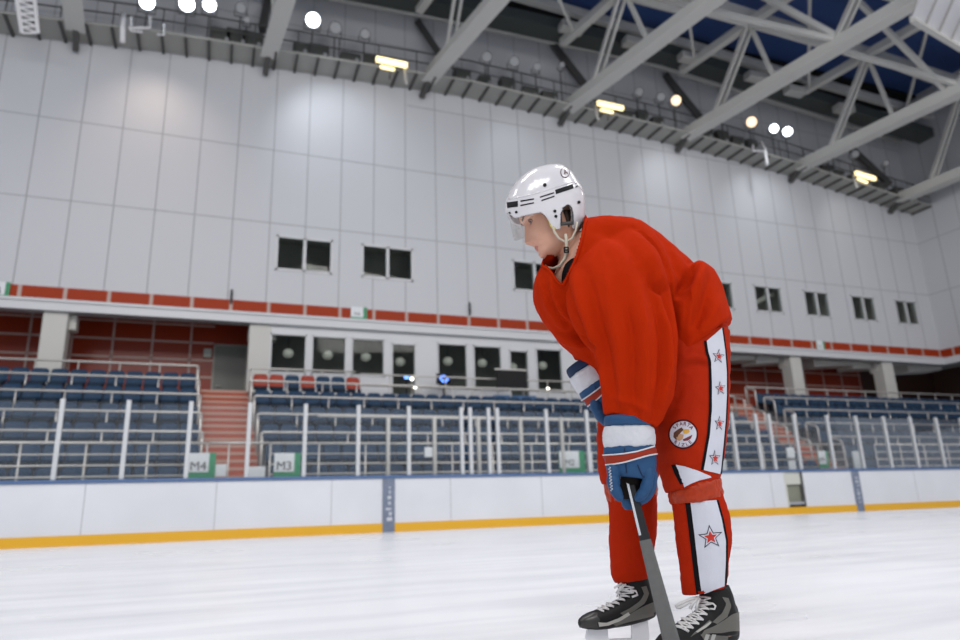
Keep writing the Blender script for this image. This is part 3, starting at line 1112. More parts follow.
# floodlights
def floodlight(px, py, r, kind, label, tilt=0.0):
    Y = 23.7
    p = atY(px, py, Y)
    t = thing('floodlight', label, 'floodlight', p)
    aim = (V((p.x * 0.35, 0, 5)) - p).normalized()
    lens = {'w': M_LAMPW, 'o': M_LAMPO, 'u': M_LENS}[kind]
    MB().tube([p + aim * 0.02, p - aim * 0.1, p - aim * 0.35, p - aim * 0.5], [r * 1.08, r * 1.05, r * 0.7, r * 0.4], 16).build('housing', M_TRUSSD, t, True)
    MB().tube([p + aim * 0.0, p + aim * 0.04], [r, r * 0.96], 20).build('lens', lens, t)
    zt = arch(p.x) + 0.05
    MB().tube([(p.x - r * 1.1, Y + 0.2, p.z), (p.x - r * 1.1, Y + 0.2, p.z - r * 1.2), (p.x + r * 1.1, Y + 0.2, p.z - r * 1.2), (p.x + r * 1.1, Y + 0.2, p.z)], 0.025, 6).build('yoke', M_TRUSSD, t)
    MB().cyl((p.x, Y + 0.2, p.z - r * 1.2), (p.x, Y + 0.2, zt if zt < p.z else p.z + 0.9), 0.03, 6).build('stem', M_TRUSSD, t)
    return p


FL = [(147, 2, .26, 'w', 'glowing white floodlight at far left, first lit one'), (187, 4, .27, 'w', 'glowing white floodlight left of the round clear lamp'), (209.5, 5, .24, 'w', 'bright round white lamp third from the left'),
      (313, 20, .28, 'w', 'strongest white floodlight right of the second truss'), (335.5, 28, .24, 'u', 'pale unlit floodlight right of the strongest white one'), (365, 34, .2, 'u', 'small unlit floodlight left of the left tube light'),
      (486.5, 57, .22, 'u', 'unlit floodlight right of the third truss'), (514, 61.5, .22, 'u', 'unlit floodlight with a mast above the helmet'), (537, 67, .17, 'u', 'small unlit floodlight directly above the helmet'),
      (562, 65, .13, 'u', 'tiny unlit floodlight on the dark strut'), (639, 92, .19, 'u', 'dull unlit floodlight right of the middle tube light'), (660.5, 97, .2, 'u', 'unlit floodlight beside the first orange one'),
      (676, 100.5, .24, 'o', 'orange lit floodlight left of the fifth truss'), (751.5, 122, .26, 'o', 'orange lit floodlight right of the fifth truss'), (774, 128.5, .21, 'w', 'left one of the two close white floodlights'),
      (787.5, 131.5, .23, 'w', 'right one of the two close white floodlights'), (723, 112.5, .1, 'o', 'tiny orange lamp hanging below a truss brace'), (241, 8, .2, 'u', 'unlit floodlight just left of the second truss'),
      (247, 20, .12, 'u', 'small unlit floodlight pair below the truss'), (855, 154, .2, 'u', 'unlit floodlight above the right tube light'), (886, 163, .14, 'u', 'small unlit floodlight near the end wall'), (833, 143, .13, 'o', 'small warm lamp on the lit truss end')]
for a in FL:
    floodlight(*a)


def spot(loc, target, energy, ang, blend, color):
    d = bpy.data.lights.new('floodlight_beam', 'SPOT')
    d.energy = energy
    d.spot_size = math.radians(ang)
    d.spot_blend = blend
    d.color = color
    d.shadow_soft_size = 0.3
    o = bpy.data.objects.new('floodlight_beam', d)
    COL.objects.link(o)
    o.location = loc
    o.rotation_euler = (V(target) - V(loc)).to_track_quat('-Z', 'Y').to_euler()


def beam_at(px, py, tx, ty, e, ang, col, blend=1.0, Y=22.0):
    spot(atY(px, py, Y), atY(tx, ty, YW), e, ang, blend, col)


beam_at(147, 2, 152, 150, 260, 85, (1.0, 0.80, 0.66))
beam_at(313, 20, 350, 165, 420, 95, (0.86, 0.93, 1.0))
beam_at(514, 61, 520, 170, 120, 70, (0.9, 0.95, 1.0))
beam_at(676, 100, 690, 225, 330, 95, (0.95, 0.96, 1.0))
beam_at(787, 131, 770, 230, 300, 95, (0.92, 0.96, 1.0))
beam_at(855, 154, 860, 245, 160, 75, (1.0, 0.97, 0.93))

# tube lights
for px0, py0, px1, py1, lab in [(376, 59, 407, 65.5, 'warm glowing tube light on the catwalk above the left windows'), (597.5, 103, 623, 108.5, 'warm glowing tube light on the catwalk right of the helmet'), (855.5, 173, 875, 179, 'warm glowing tube light on the catwalk near the end wall')]:
    p, q = atY(px0, py0, 23.6), atY(px1, py1, 23.6)
    t = thing('tube_light', lab, 'tube light', (p + q) / 2)
    MB().beam(p, q, 0.16, 0.2).build('tube', M_TUBE, t)
    MB().beam(p + V((0.2, 0.1, -0.24)), q + V((-0.5, 0.1, -0.24)), 0.1, 0.1).build('reflector', M_TUBE, t)  # reflector glows by itself, reflected tube light put into its material
    MB().beam(p + V((0, 0.12, 0.02)), q + V((0, 0.12, 0.02)), 0.12, 0.3).build('housing', M_TRUSSD, t)
    a = q if px0 < 500 else p
    MB().tube([a + V((-0.08, 0.1, -0.1)), a + V((-0.06, 0.05, -0.6)), a + V((0.0, 0.05, -0.85))], 0.06, 6).build('cable_stub', M_CREAM, t, True)
    MB().cyl((p + q) / 2 + V((0, 0.18, 0)), (p + q) / 2 + V((0, 0.3, -0.6)), 0.03, 6).build('bracket', M_TRUSSD, t)

# white hanging brackets, upper left
p = atY(123, 32, 23.6)
t = thing('hanging_bracket', 'white bent pipe bracket under the catwalk at upper left', 'bracket', p)
MB().tube([atY(122.5, 42, 23.6), atY(123, 21, 23.6), atY(123, 14, 23.82)], 0.09, 8).build('upright', M_WHITE, t, True)
MB().tube([atY(128, 28, 23.6), atY(150, 28, 23.6), atY(150.5, 17, 23.6)], 0.05, 6).build('arm', M_WHITE, t, True)
MB().tube([atY(131, 17, 23.6), atY(131, 31, 23.6), atY(143, 32, 23.6)], 0.045, 6).build('cross_arm', M_WHITE, t, True)
MB().tube([atY(157, 34.5, 23.6), atY(164, 35, 23.6), atY(164, 24, 23.6)], 0.04, 6).build('hook', M_WHITE, t, True)
p = atY(767, 152, 23.6)
t = thing('hanging_bracket', 'white pipe stub hanging under the close pair of floodlights', 'bracket', p)
MB().tube([atY(765, 149, 23.6) + V((0, 0.2, 0.5)), atY(765, 149, 23.6), atY(767, 165, 23.6)], 0.07, 8).build('upright', M_WHITE, t, True)
MB().tube([atY(753, 145, 23.6), atY(753, 151, 23.6), atY(765, 151, 23.6)], 0.05, 8).build('arm', M_WHITE, t, True)
# lattice mast at the far upper left
t = thing('lattice_mast', 'bright aluminium lattice mast in the upper left corner', 'mast', atY(28, 33, 23))
la, lb, ra, rb = atY(16, -6, 22.9), atY(22, 33, 23.4), atY(34, -6, 22.9), atY(38, 33, 23.4)
MB().cyl(la, lb, 0.07, 6).build('rail', M_WHITE, t)
MB().cyl(ra, rb, 0.07, 6).build('rail', M_WHITE, t)
mb = MB()
for k in range(6):
    mb.cyl(la.lerp(lb, k / 6), ra.lerp(rb, (k + 1) / 6), 0.035, 5)
    mb.cyl(la.lerp(lb, (k + 1) / 6), ra.lerp(rb, (k + 1) / 6), 0.035, 5)
mb.build('lacing', M_WHITE, t)
# white slatted panel at the upper right
p00, p10, p11, p01 = atY(905, -6, 17.5), atY(1010, -6, 17.5), atY(1010, 62, 17.5), atY(925, 14, 17.5)
zb = 16.4


def atZ(px, py, z):
    d = ray(px, py)
    return CAM + d * ((z - CAM.z) / d.z)


zb = 17.4
q = [atZ(912, 18, zb), atZ(962, 48, zb), atZ(985, 40, zb), atZ(985, -30, zb), atZ(930, -30, zb)]
t = thing('ceiling_panel', 'white slatted panel hung under the roof in the upper right corner', 'panel', q[0])
mb = MB()
mb.add(q + [p + V((0, 0, 0.25)) for p in q], [(4, 3, 2, 1, 0), (5, 6, 7, 8, 9)] + [(i, (i + 1) % 5, (i + 1) % 5 + 5, i + 5) for i in range(5)])
mb.build('panel', mat('bright_white_panel', (0.86, 0.86, 0.88), 0.5), t)
mb = MB()
for k in range(1, 4):
    f = k / 4
    mb.beam(q[0].lerp(q[1], f) + V((0, 0, -0.03)), q[0].lerp(q[1], f) + (q[4] - q[0]) * 1.0 + V((0, 0, -0.03)), 0.06, 0.06)
mb.build('slats', M_TRUSS, t)
MB().beam(q[0], q[1], 0.2, 0.3).build('edge', M_TRUSS, t)
#PLAYER
# ================================================================== PLAYER
def cat_interp(rows, sub):
    n = len(rows)
    out = []
    R_ = [np.array(r, float) for r in rows]
    for i in range(n - 1):
        p0 = R_[max(i - 1, 0)]
        p1, p2 = R_[i], R_[i + 1]
        p3 = R_[min(i + 2, n - 1)]
        for k in range(sub):
            t = k / sub
            out.append(0.5 * ((2 * p1) + (-p0 + p2) * t + (2 * p0 - 5 * p1 + 4 * p2 - p3) * t * t + (-p0 + 3 * p1 - 3 * p2 + p3) * t ** 3))
    out.append(R_[-1])
    return out


def loft(mb, rows, n=32, sub=4, mi=0, pw=2.0, cap0=True, cap1=True):
    """each row: two silhouette points of a section (ax, ay, bx, by), its distance offset and half depth"""
    rs = cat_interp(rows, sub) if sub > 1 else [np.array(r, float) for r in rows]
    base = len(mb.v)
    for r in rs:
        A, B = PT(r[0], r[1], r[4]), PT(r[2], r[3], r[4])
        c, e1, e2 = (A + B) / 2, (B - A) / 2, AWAY * r[5]
        for j in range(n):
            th = 2 * PI * j / n
            cx, sx = math.cos(th), math.sin(th)
            cx = math.copysign(abs(cx) ** (2 / pw), cx)
            sx = math.copysign(abs(sx) ** (2 / pw), sx)
            mb.v.append(c + e1 * cx + e2 * sx)
    k = len(rs)
    for i in range(k - 1):
        for j in range(n):
            j2 = (j + 1) % n
            mb.f.append([base + i * n + j, base + i * n + j2, base + (i + 1) * n + j2, base + (i + 1) * n + j])
            mb.m.append(mi)
    if cap0:
        mb.f.append([base + j for j in range(n)][::-1])
        mb.m.append(mi)
    if cap1:
        mb.f.append([base + (k - 1) * n + j for j in range(n)])
        mb.m.append(mi)
    return mb


def remeshed(mb, voxel, smooth=4, sfac=0.5):
    """fuse overlapping closed shapes into one continuous surface -> verts, faces"""
    o = mb.build('tmp', M_RED)
    bm = bmesh.new()
    bm.from_mesh(o.data)
    bmesh.ops.recalc_face_normals(bm, faces=bm.faces[:])
    bm.to_mesh(o.data)
    bm.free()
    md = o.modifiers.new('r', 'REMESH')
    md.mode = 'VOXEL'
    md.voxel_size = voxel
    md.adaptivity = 0
    if smooth:
        sm = o.modifiers.new('s', 'SMOOTH')
        sm.factor = sfac
        sm.iterations = smooth
    dg = bpy.context.evaluated_depsgraph_get()
    me = bpy.data.meshes.new_from_object(o.evaluated_get(dg))
    bm = bmesh.new()
    bm.from_mesh(me)
    bmesh.ops.recalc_face_normals(bm, faces=bm.faces[:])
    bm.normal_update()
    vs = [v.co.copy() for v in bm.verts]
    ns = [v.normal.copy() for v in bm.verts]
    fs = [[v.index for v in f.verts] for f in bm.faces]
    bm.free()
    bpy.data.meshes.remove(me)
    old = o.data
    bpy.data.objects.remove(o)
    bpy.data.meshes.remove(old)
    return vs, ns, fs


def fold_disp(strokes, vs, ns, both=True):
    """cloth folds: ridges (+) and creases (-) along traced lines, height in metres, width in pixels of the photo scale"""
    P2 = np.array([proj(v) for v in vs])
    N = np.array([[n.x, n.y, n.z] for n in ns])
    view = np.array([(v - CAM).normalized()[:] for v in vs])
    facing = np.clip(-(N * view).sum(1) * 3, 0, 1)
    d = np.zeros(len(vs))
    for pts, h, wd in strokes:
        pts = np.array(pts, float)
        best = np.full(len(vs), 1e9)
        endf = np.zeros(len(vs))
        L = len(pts) - 1
        for i in range(L):
            a, c = pts[i], pts[i + 1]
            ab = c - a
            t = np.clip(((P2 - a) @ ab) / (ab @ ab), 0, 1)
            dist = np.linalg.norm(P2 - (a + t[:, None] * ab), axis=1)
            m = dist < best
            best[m] = dist[m]
            s = (i + t[m]) / L
            endf[m] = np.sin(np.clip(s * 0.9 + 0.05, 0, 1) * PI) ** 0.6
        d += h * np.exp(-(best / wd) ** 2) * endf
    return d * facing


def finish(name, vs, fs, mats, parent, disp=None, ns=None, mi=None, smooth=True):
    if disp is not None:
        vs = [v + n * float(x) for v, n, x in zip(vs, ns, disp)]
    mb = MB()
    mb.add(vs, fs)
    if mi is not None:
        mb.m = list(mi)
    return mb.build(name, mats, parent, smooth)


def bvh_of(*objs):
    vs, fs = [], []
    for o in objs:
        k = len(vs)
        w_ = wloc(o)
        vs += [v.co + w_ for v in o.data.vertices]
        fs += [[i + k for i in p.vertices] for p in o.data.polygons]
    return BVHTree.FromPolygons(vs, fs)


def hit(bvh, px, py, off=0.002, frm=None):
    d = ray(px, py).normalized()
    loc, nr, i, dist = bvh.ray_cast(CAM, d)
    if loc is None:
        return None
    if nr.dot(d) > 0:
        nr = -nr
    return loc + nr * off


def resample(pts, n):
    pts = [np.array(p, float) for p in pts]
    L = [0]
    for a, c in zip(pts[:-1], pts[1:]):
        L.append(L[-1] + np.linalg.norm(c - a))
    return [np.array([np.interp(t * L[-1], L, [p[k] for p in pts]) for k in (0, 1)]) for t in np.linspace(0, 1, n)]


def strip(mb, bvh, left, right, n=24, m=6, off=0.002, mi=0):
    """cloth strip between two traced edges, laid onto the surface"""
    l, r = resample(left, n), resample(right, n)
    g = [[hit(bvh, *(a + (c - a) * j / m), off) for j in range(m + 1)] for a, c in zip(l, r)]
    idx = {}
    base = len(mb.v)
    for i in range(n):
        for j in range(m + 1):
            if g[i][j] is not None:
                idx[i, j] = len(mb.v)
                mb.v.append(g[i][j])
    for i in range(n - 1):
        for j in range(m):
            ks = [(i, j), (i, j + 1), (i + 1, j + 1), (i + 1, j)]
            if all(k in idx for k in ks):
                ps = [mb.v[idx[k]] for k in ks]
                if max((ps[a] - ps[(a + 1) % 4]).length for a in range(4)) < 0.08:
                    mb.f.append([idx[k] for k in ks][::-1])
                    mb.m.append(mi)
    return mb


def patch(mb, bvh, poly, c, off=0.002, mi=0, rings=4):
    """filled outline (star shaped about c) laid onto the surface"""
    c = np.array(c, float)
    n = len(poly)
    h0 = hit(bvh, *c, off)
    if h0 is None:
        return mb
    ctr = len(mb.v)
    mb.v.append(h0)
    prev = [ctr] * n
    for k in range(1, rings + 1):
        cur = []
        for p in poly:
            q = c + (np.array(p) - c) * k / rings
            h = hit(bvh, *q, off) or mb.v[prev[len(cur)]]
            cur.append(len(mb.v))
            mb.v.append(V(h))
        for i in range(n):
            i2 = (i + 1) % n
            if k == 1:
                mb.f.append([ctr, cur[i2], cur[i]])
            else:
                mb.f.append([prev[i], prev[i2], cur[i2], cur[i]])
            mb.m.append(mi)
        prev = cur
    return mb


def starpoly(cx, cy, r, rot=0.0, inner=0.42, sx=1.0, sub=3):
    out = []
    for k in range(10):
        a = -PI / 2 + rot + k * PI / 5
        q = r if k % 2 == 0 else r * inner
        out.append((cx + sx * q * math.cos(a), cy + q * math.sin(a)))
    res = []
    for i in range(10):
        a, c = np.array(out[i]), np.array(out[(i + 1) % 10])
        for s in range(sub):
            res.append(tuple(a + (c - a) * s / sub))
    return res


def star(mb, bvh, cx, cy, r, rot=0.0, sx=1.0):
    patch(mb, bvh, starpoly(cx, cy, r, rot, 0.42, sx), (cx, cy), 0.0035, 0)
    patch(mb, bvh, starpoly(cx, cy, r * 0.80, rot, 0.42, sx), (cx, cy), 0.0046, 1)
    patch(mb, bvh, starpoly(cx, cy, r * 0.52, rot, 0.45, sx), (cx, cy), 0.0058, 2)


M_JERSEY = mat('red_jersey_cloth', (0.40, 0.0205, 0.0018), 0.9, spec=0.04, bump=0.12, bscale=220)
M_PANTS = mat('red_pants_cloth', (0.37, 0.019, 0.0025), 0.75, spec=0.08, bump=0.1, bscale=160)
M_SOCK = mat('red_knit_sock', (0.38, 0.0185, 0.003), 0.9, spec=0.06, bump=0.25, bscale=350)
M_TAPE = mat('orange_red_sock_tape', (0.38, 0.036, 0.008), 0.4, spec=0.22, var=0.35, vscale=40, bump=0.4, bscale=60)
M_WCLOTH = mat('white_cloth', (0.57, 0.58, 0.64), 0.75, bump=0.1, bscale=180)
M_BCLOTH = mat('black_cloth', (0.008, 0.007, 0.008), 0.9, spec=0.08)
M_SKIN = mat('fair_skin', (0.58, 0.32, 0.225), 0.5, spec=0.35, var=0.10, vscale=25)
MATS['fair_skin'].node_tree.nodes['Principled BSDF'].inputs['Subsurface Weight'].default_value = 0.12
MATS['fair_skin'].node_tree.nodes['Principled BSDF'].inputs['Subsurface Radius'].default_value = (0.012, 0.005, 0.003)
M_LIP = mat('lip_skin', (0.42, 0.15, 0.11), 0.45)
M_HAIR = mat('dark_brown_hair', (0.045, 0.028, 0.018), 0.7)
M_HELM = mat('white_helmet_shell', (0.63, 0.615, 0.63), 0.18, spec=0.5, coat=0.3)
M_GBLUE = mat('blue_glove_leather', (0.017, 0.066, 0.158), 0.55, spec=0.25, bump=0.1, bscale=120)
M_GNAVY = mat('navy_glove_trim', (0.010, 0.026, 0.070), 0.55, spec=0.2)
M_GWHITE = mat('white_glove_cuff', (0.57, 0.58, 0.61), 0.6, bump=0.2, bscale=200)
M_GRED = mat('red_glove_band', (0.28, 0.026, 0.009), 0.55, spec=0.2, bump=0.1, bscale=100)
M_PALM = mat('dark_palm', (0.012, 0.009, 0.008), 0.9, spec=0.1)
M_SKBLK = mat('black_skate_leather', (0.012, 0.012, 0.0115), 0.5, spec=0.22, bump=0.1, bscale=140)
M_SKGRY = mat('grey_skate_panel', (0.125, 0.12, 0.105), 0.45, spec=0.3, bump=0.08, bscale=140)
M_LACE = mat('white_lace', (0.62, 0.61, 0.60), 0.8)
M_HOLD = mat('white_blade_holder', (0.72, 0.73, 0.75), 0.35)
M_BLADE = mat('steel_blade', (0.6, 0.6, 0.62), 0.2, metal=0.9)
M_STRAP = mat('cream_strap', (0.56, 0.51, 0.40), 0.7)
M_FOAM = mat('yellow_foam_pad', (0.66, 0.58, 0.12), 0.7)
M_STICK = mat('dark_stick_shaft', (0.022, 0.022, 0.024), 0.3, spec=0.3, metal=0.2)
M_STICKG = mat('grey_stick_shaft', (0.125, 0.125, 0.12), 0.4, spec=0.3, metal=0.1, var=0.12, vscale=60)
M_STICKS = mat('silver_stick_edge', (0.62, 0.63, 0.65), 0.25, metal=0.5)
M_VISOR = glass_mat('clear_visor', (0.99, 0.99, 0.98), 0.0, 0.05, (0.95, 0.96, 0.97), 0.25)

person = thing('person', 'hockey player in red jersey and white helmet leaning forward over his stick', 'person', ORG)

# ---- head frame
HC = PT(547.5, 221.5, -0.17)
HYAW = math.radians(14)
HPIT = math.radians(19)
XB = SIDE * math.cos(HYAW) + AWAY * math.sin(HYAW)          # towards the back of the head, level
HL = SIDE * math.sin(HYAW) - AWAY * math.cos(HYAW)          # towards his left (near side)
HF = -XB * math.cos(HPIT) - V((0, 0, 1)) * math.sin(HPIT)   # facing
HU = -XB * math.sin(HPIT) + V((0, 0, 1)) * math.cos(HPIT)   # up through the crown


def HPt(f, l, u):
    return HC + HF * f + HL * l + HU * u


ZK = [-.142, -.136, -.126, -.114, -.106, -.098, -.088, -.080, -.068, -.050, -.035, -.020, 0.0, .016, .030, .045, .065, .09, .11, .125, .132]
FR = [.030, .060, .078, .083, .079, .0775, .084, .083, .087, .0855, .0845, .084, .083, .084, .093, .096, .095, .082, .060, .030, .004]
BK = [.020, -.005, -.022, -.040, -.052, -.060, -.066, -.072, -.078, -.086, -.092, -.097, -.100, -.103, -.105, -.105, -.102, -.090, -.068, -.035, -.004]
WI = [.008, .024, .036, .047, .053, .057, .060, .062, .064, .067, .070, .072, .074, .0755, .0765, .077, .076, .067, .050, .026, .004]


def sgauss(x, s):
    return math.exp(-(x / s) ** 2)


def head_surface(z, th):
    """th = 0 front, +pi/2 his left"""
    f = float(np.interp(z, ZK, FR))
    bk = float(np.interp(z, ZK, BK))
    wd = float(np.interp(z, ZK, WI))
    mid = bk + (f - bk) * 0.46
    c, s = math.cos(th), math.sin(th)
    p = 2.25
    sc = abs(c) ** (2 / p) * math.copysign(1, c)
    ss = abs(s) ** (2 / p) * math.copysign(1, s)
    x = mid + (f - mid if c > 0 else mid - bk) * sc
    l = wd * ss
    if c > 0:
        al = abs(l)
        # nose
        if -.080 < z < .030:
            t = np.interp(z, [-.073, -.066, -.058, -.050, -.030, -.005, .018, .030], [0, .009, .027, .030, .024, .015, .006, 0])
            sw = np.interp(z, [-.075, -.058, -.045, -.02, .02], [.013, .0125, .0115, .009, .008])
            x += t * math.exp(-(al / sw) ** 2)
            if z < -.04:
                x += .010 * sgauss(al - .014, .006) * sgauss(z + .058, .008)      # nostril wings
        x -= .013 * sgauss(al - .030, .016) * sgauss(z - .012, .013)              # eye sockets
        x += .004 * sgauss(al - .030, .020) * sgauss(z - .036, .010)              # brow ridge
        x += .005 * sgauss(al - .042, .018) * sgauss(z + .030, .020)              # cheeks
        x += .0045 * sgauss(al, .022) * sgauss(z + .0840, .0035)                  # upper lip
        x += .0045 * sgauss(al, .019) * sgauss(z + .0945, .004)                   # lower lip
        x -= .0040 * sgauss(al, .020) * sgauss(z + .0892, .0018)                  # mouth line
        x -= .003 * sgauss(al, .010) * sgauss(z + .075, .004)                     # philtrum
    return x, l


mb = MB()
NZ, NT = 110, 96
zs = np.linspace(-.142, .132, NZ)
base = 0
for z in zs:
    for j in range(NT):
        th = 2 * PI * j / NT
        x, l = head_surface(z, th)
        mb.v.append(HPt(x, l, z))
for i in range(NZ - 1):
    for j in range(NT):
        j2 = (j + 1) % NT
        mb.f.append([i * NT + j, i * NT + j2, (i + 1) * NT + j2, (i + 1) * NT + j])
        mb.m.append(0)
mb.f.append(list(range(NT))[::-1])
mb.f.append([(NZ - 1) * NT + j for j in range(NT)])
mb.m += [0, 0]
# near ear
for sd in (1, -1):
    for k in range(14):
        a = -PI * 0.55 + k / 13 * PI * 1.35
        mb.ball(HPt(-.012 - .016 * math.cos(a) * (1.0), sd * (.079 + .004), -.022 + .030 * math.sin(a)), .0065, n=5)
    mb.ball(HPt(-.010, sd * .076, -.022), .016, n=6, sc=(1, 1, 1.5))
# neck
loft(mb, [(545, 226, 577, 222, -.165, .058), (551, 240, 580, 232, -.15, .058), (556, 254, 584, 243, -.135, .060), (561, 272, 594, 250, -.115, .066), (563, 292, 606, 262, -.10, .08)], 28, 3)
# trunk under the jersey
loft(mb, [(584, 232, 556, 272, -.10, .08), (602, 226, 552, 300, -.09, .14), (640, 230, 570, 330, -.05, .17), (672, 250, 600, 355, -.01, .17), (700, 280, 640, 375, .03, .17), (718, 322, 655, 400, .04, .16), (712, 370, 645, 410, .03, .15), (700, 395, 640, 405, .02, .10)], 28, 3)
# near arm, far arm with closed hands inside the gloves
loft(mb, [(606, 245, 640, 240, -.18, .05), (600, 270, 648, 268, -.22, .07), (606, 320, 650, 318, -.245, .06), (612, 350, 648, 350, -.25, .052), (614, 395, 644, 397, -.25, .042), (618, 430, 642, 432, -.25, .033), (616, 448, 642, 448, -.25, .026), (614, 465, 644, 465, -.25, .024), (620, 482, 642, 482, -.25, .022)], 20, 3)
loft(mb, [(560, 268, 590, 262, .05, .05), (550, 290, 592, 284, .06, .06), (554, 312, 592, 306, .05, .055), (566, 332, 598, 322, .03, .05), (578, 356, 602, 342, .02, .042), (588, 382, 606, 372, .02, .03), (596, 398, 612, 388, .02, .024)], 20, 3)
# legs
loft(mb, [(662, 345, 722, 340, -.06, .085), (664, 400, 720, 395, -.075, .085), (668, 440, 716, 438, -.085, .075), (676, 480, 712, 478, -.09, .06), (682, 520, 722, 515, -.085, .058), (690, 560, 722, 555, -.08, .045), (700, 590, 724, 588, -.075, .036), (698, 615, 732, 618, -.075, .036), (680, 632, 735, 636, -.09, .036)], 24, 3)
loft(mb, [(630, 345, 690, 340, .10, .085), (614, 400, 668, 395, .10, .085), (612, 440, 660, 438, .10, .075), (616, 480, 652, 478, .10, .06), (618, 520, 650, 515, .10, .056), (622, 560, 648, 555, .095, .044), (626, 585, 646, 583, .095, .034), (624, 600, 652, 602, .095, .034), (605, 612, 654, 614, .08, .034)], 24, 3)
vs, ns, fs = remeshed(mb, 0.0032, 3, 0.5)
mi = []
for f in fs:
    c = sum((vs[i] for i in f), V((0, 0, 0))) / len(f) - HC
    x, l, u = c.dot(HF), c.dot(HL), c.dot(HU)
    wlip = 0.024 * (1 - ((u + .0892) / .011) ** 2) if abs(u + .0892) < .011 else -1
    mi.append(1 if (x > .06 and abs(l) < wlip) else 0)
body = finish('body', vs, fs, [M_SKIN, M_LIP], person, mi=mi)
body['label'] = 'fair skinned face and neck'
bvh_body = bvh_of(body)

# eyes, lids and brows
M_EYEW = mat('eye_white', (0.40, 0.37, 0.35), 0.3)
M_IRIS = mat('grey_blue_iris', (0.06, 0.085, 0.10), 0.15)
for sd in (1, -1):
    c = HPt(.0620, sd * .031, .010)
    mb = MB()
    mb.ball(c, .0110, 0, 10)
    g = (HF * .88 + HL * .36 - HU * .25).normalized()
    mb.ball(c + g * .0062, .0066, 1, 8)
    mb.build('eye', [M_EYEW, M_IRIS], body, True)
    mb = MB()
    for uu, rad in ((.0058, .0040), (-.0075, .0026)):
        pts = []
        for k in range(9):
            t = -1 + k / 4
            pts.append(HPt(.0725 - .009 * t * t + (.001 if uu > 0 else -.001), sd * (.031 + .0145 * t), .010 + uu * (1 - .75 * t * t)))
        mb.tube(pts, [rad * (1 - .5 * abs(-1 + k / 4)) for k in range(9)], 6)
    mb.build('eyelid', mat('eyelid_skin', (0.27, 0.125, 0.085), 0.5), body, True)
    mb = MB()
    pts = [HPt(.0925 - .018 * t ** 2, sd * (.014 + .040 * t), .0285 + .007 * math.sin(t * PI * .8)) for t in np.linspace(0, 1, 8)]
    mb.tube(pts, [.0018, .0036, .004, .0038, .0034, .0028, .002, .001], 6)
    mb.build('eyebrow', mat('brown_eyebrow', (0.10, 0.055, 0.03), 0.8), body, True)

# hair at the temple and nape
mb = MB()
for k in range(2):
    mb.tube([HPt(.030 - .012 * k, .076 + .001 * k, .03), HPt(.022 - .012 * k, .0765, .005), HPt(.016 - .011 * k, .0755, -.018 + .004 * k)], [.006, .005, .002], 6)
for k in range(9):
    t = -0.9 + 1.8 * k / 8
    mb.tube([HPt(-.098 * math.cos(t) , .080 * math.sin(t), -.005), HPt(-.094 * math.cos(t), .075 * math.sin(t), -.040), HPt(-.082 * math.cos(t), .066 * math.sin(t), -.068)], [.012, .010, .004], 8)
o = mb.build('hair', M_HAIR, person, True)
o['label'] = 'short dark brown hair under the helmet'

def inpoly(x, y, poly):
    c = False
    n = len(poly)
    j = n - 1
    for i in range(n):
        if (poly[i][1] > y) != (poly[j][1] > y) and x < (poly[j][0] - poly[i][0]) * (y - poly[i][1]) / (poly[j][1] - poly[i][1]) + poly[i][0]:
            c = not c
        j = i
    return c


# ---- jersey
mb = MB()
loft(mb, [(584, 224, 550, 268, -.12, .09), (594, 222, 538, 282, -.10, .16), (616, 221, 535, 305, -.08, .205), (645, 226, 552, 335, -.05, .23), (668, 243, 580, 362, -.02, .235), (693, 265, 606, 380, .0, .235), (714, 289, 632, 388, .01, .23), (728, 315, 652, 390, .02, .225), (731.5, 321, 656, 391, .02, .22)], 40, 4)
loft(mb, [(703, 266, 660, 300, .03, .18), (716, 276, 660, 330, .02, .215), (727, 305, 664, 362, .015, .225), (732, 321, 668, 374, .015, .225)], 32, 4)
loft(mb, [(604, 236, 638, 235, -.15, .075), (580, 256, 656, 254, -.19, .12), (568, 280, 668, 280, -.225, .14), (567, 310, 674, 312, -.25, .14), (580, 338, 678, 340, -.265, .13), (598, 362, 678, 364, -.27, .12), (602, 390, 675, 393, -.27, .100), (603, 404, 667, 412, -.265, .086), (604, 414, 657, 427, -.26, .072)], 36, 4)
loft(mb, [(552, 256, 600, 250, .05, .09), (536, 278, 600, 272, .07, .10), (533, 300, 602, 296, .07, .10), (542, 320, 606, 316, .05, .095), (556, 337, 608, 328, .04, .085), (567, 347, 606, 334, .03, .078), (575, 361, 604, 346, .025, .07)], 32, 4)
vs, ns, fs = remeshed(mb, 0.0062, 5, 0.5)
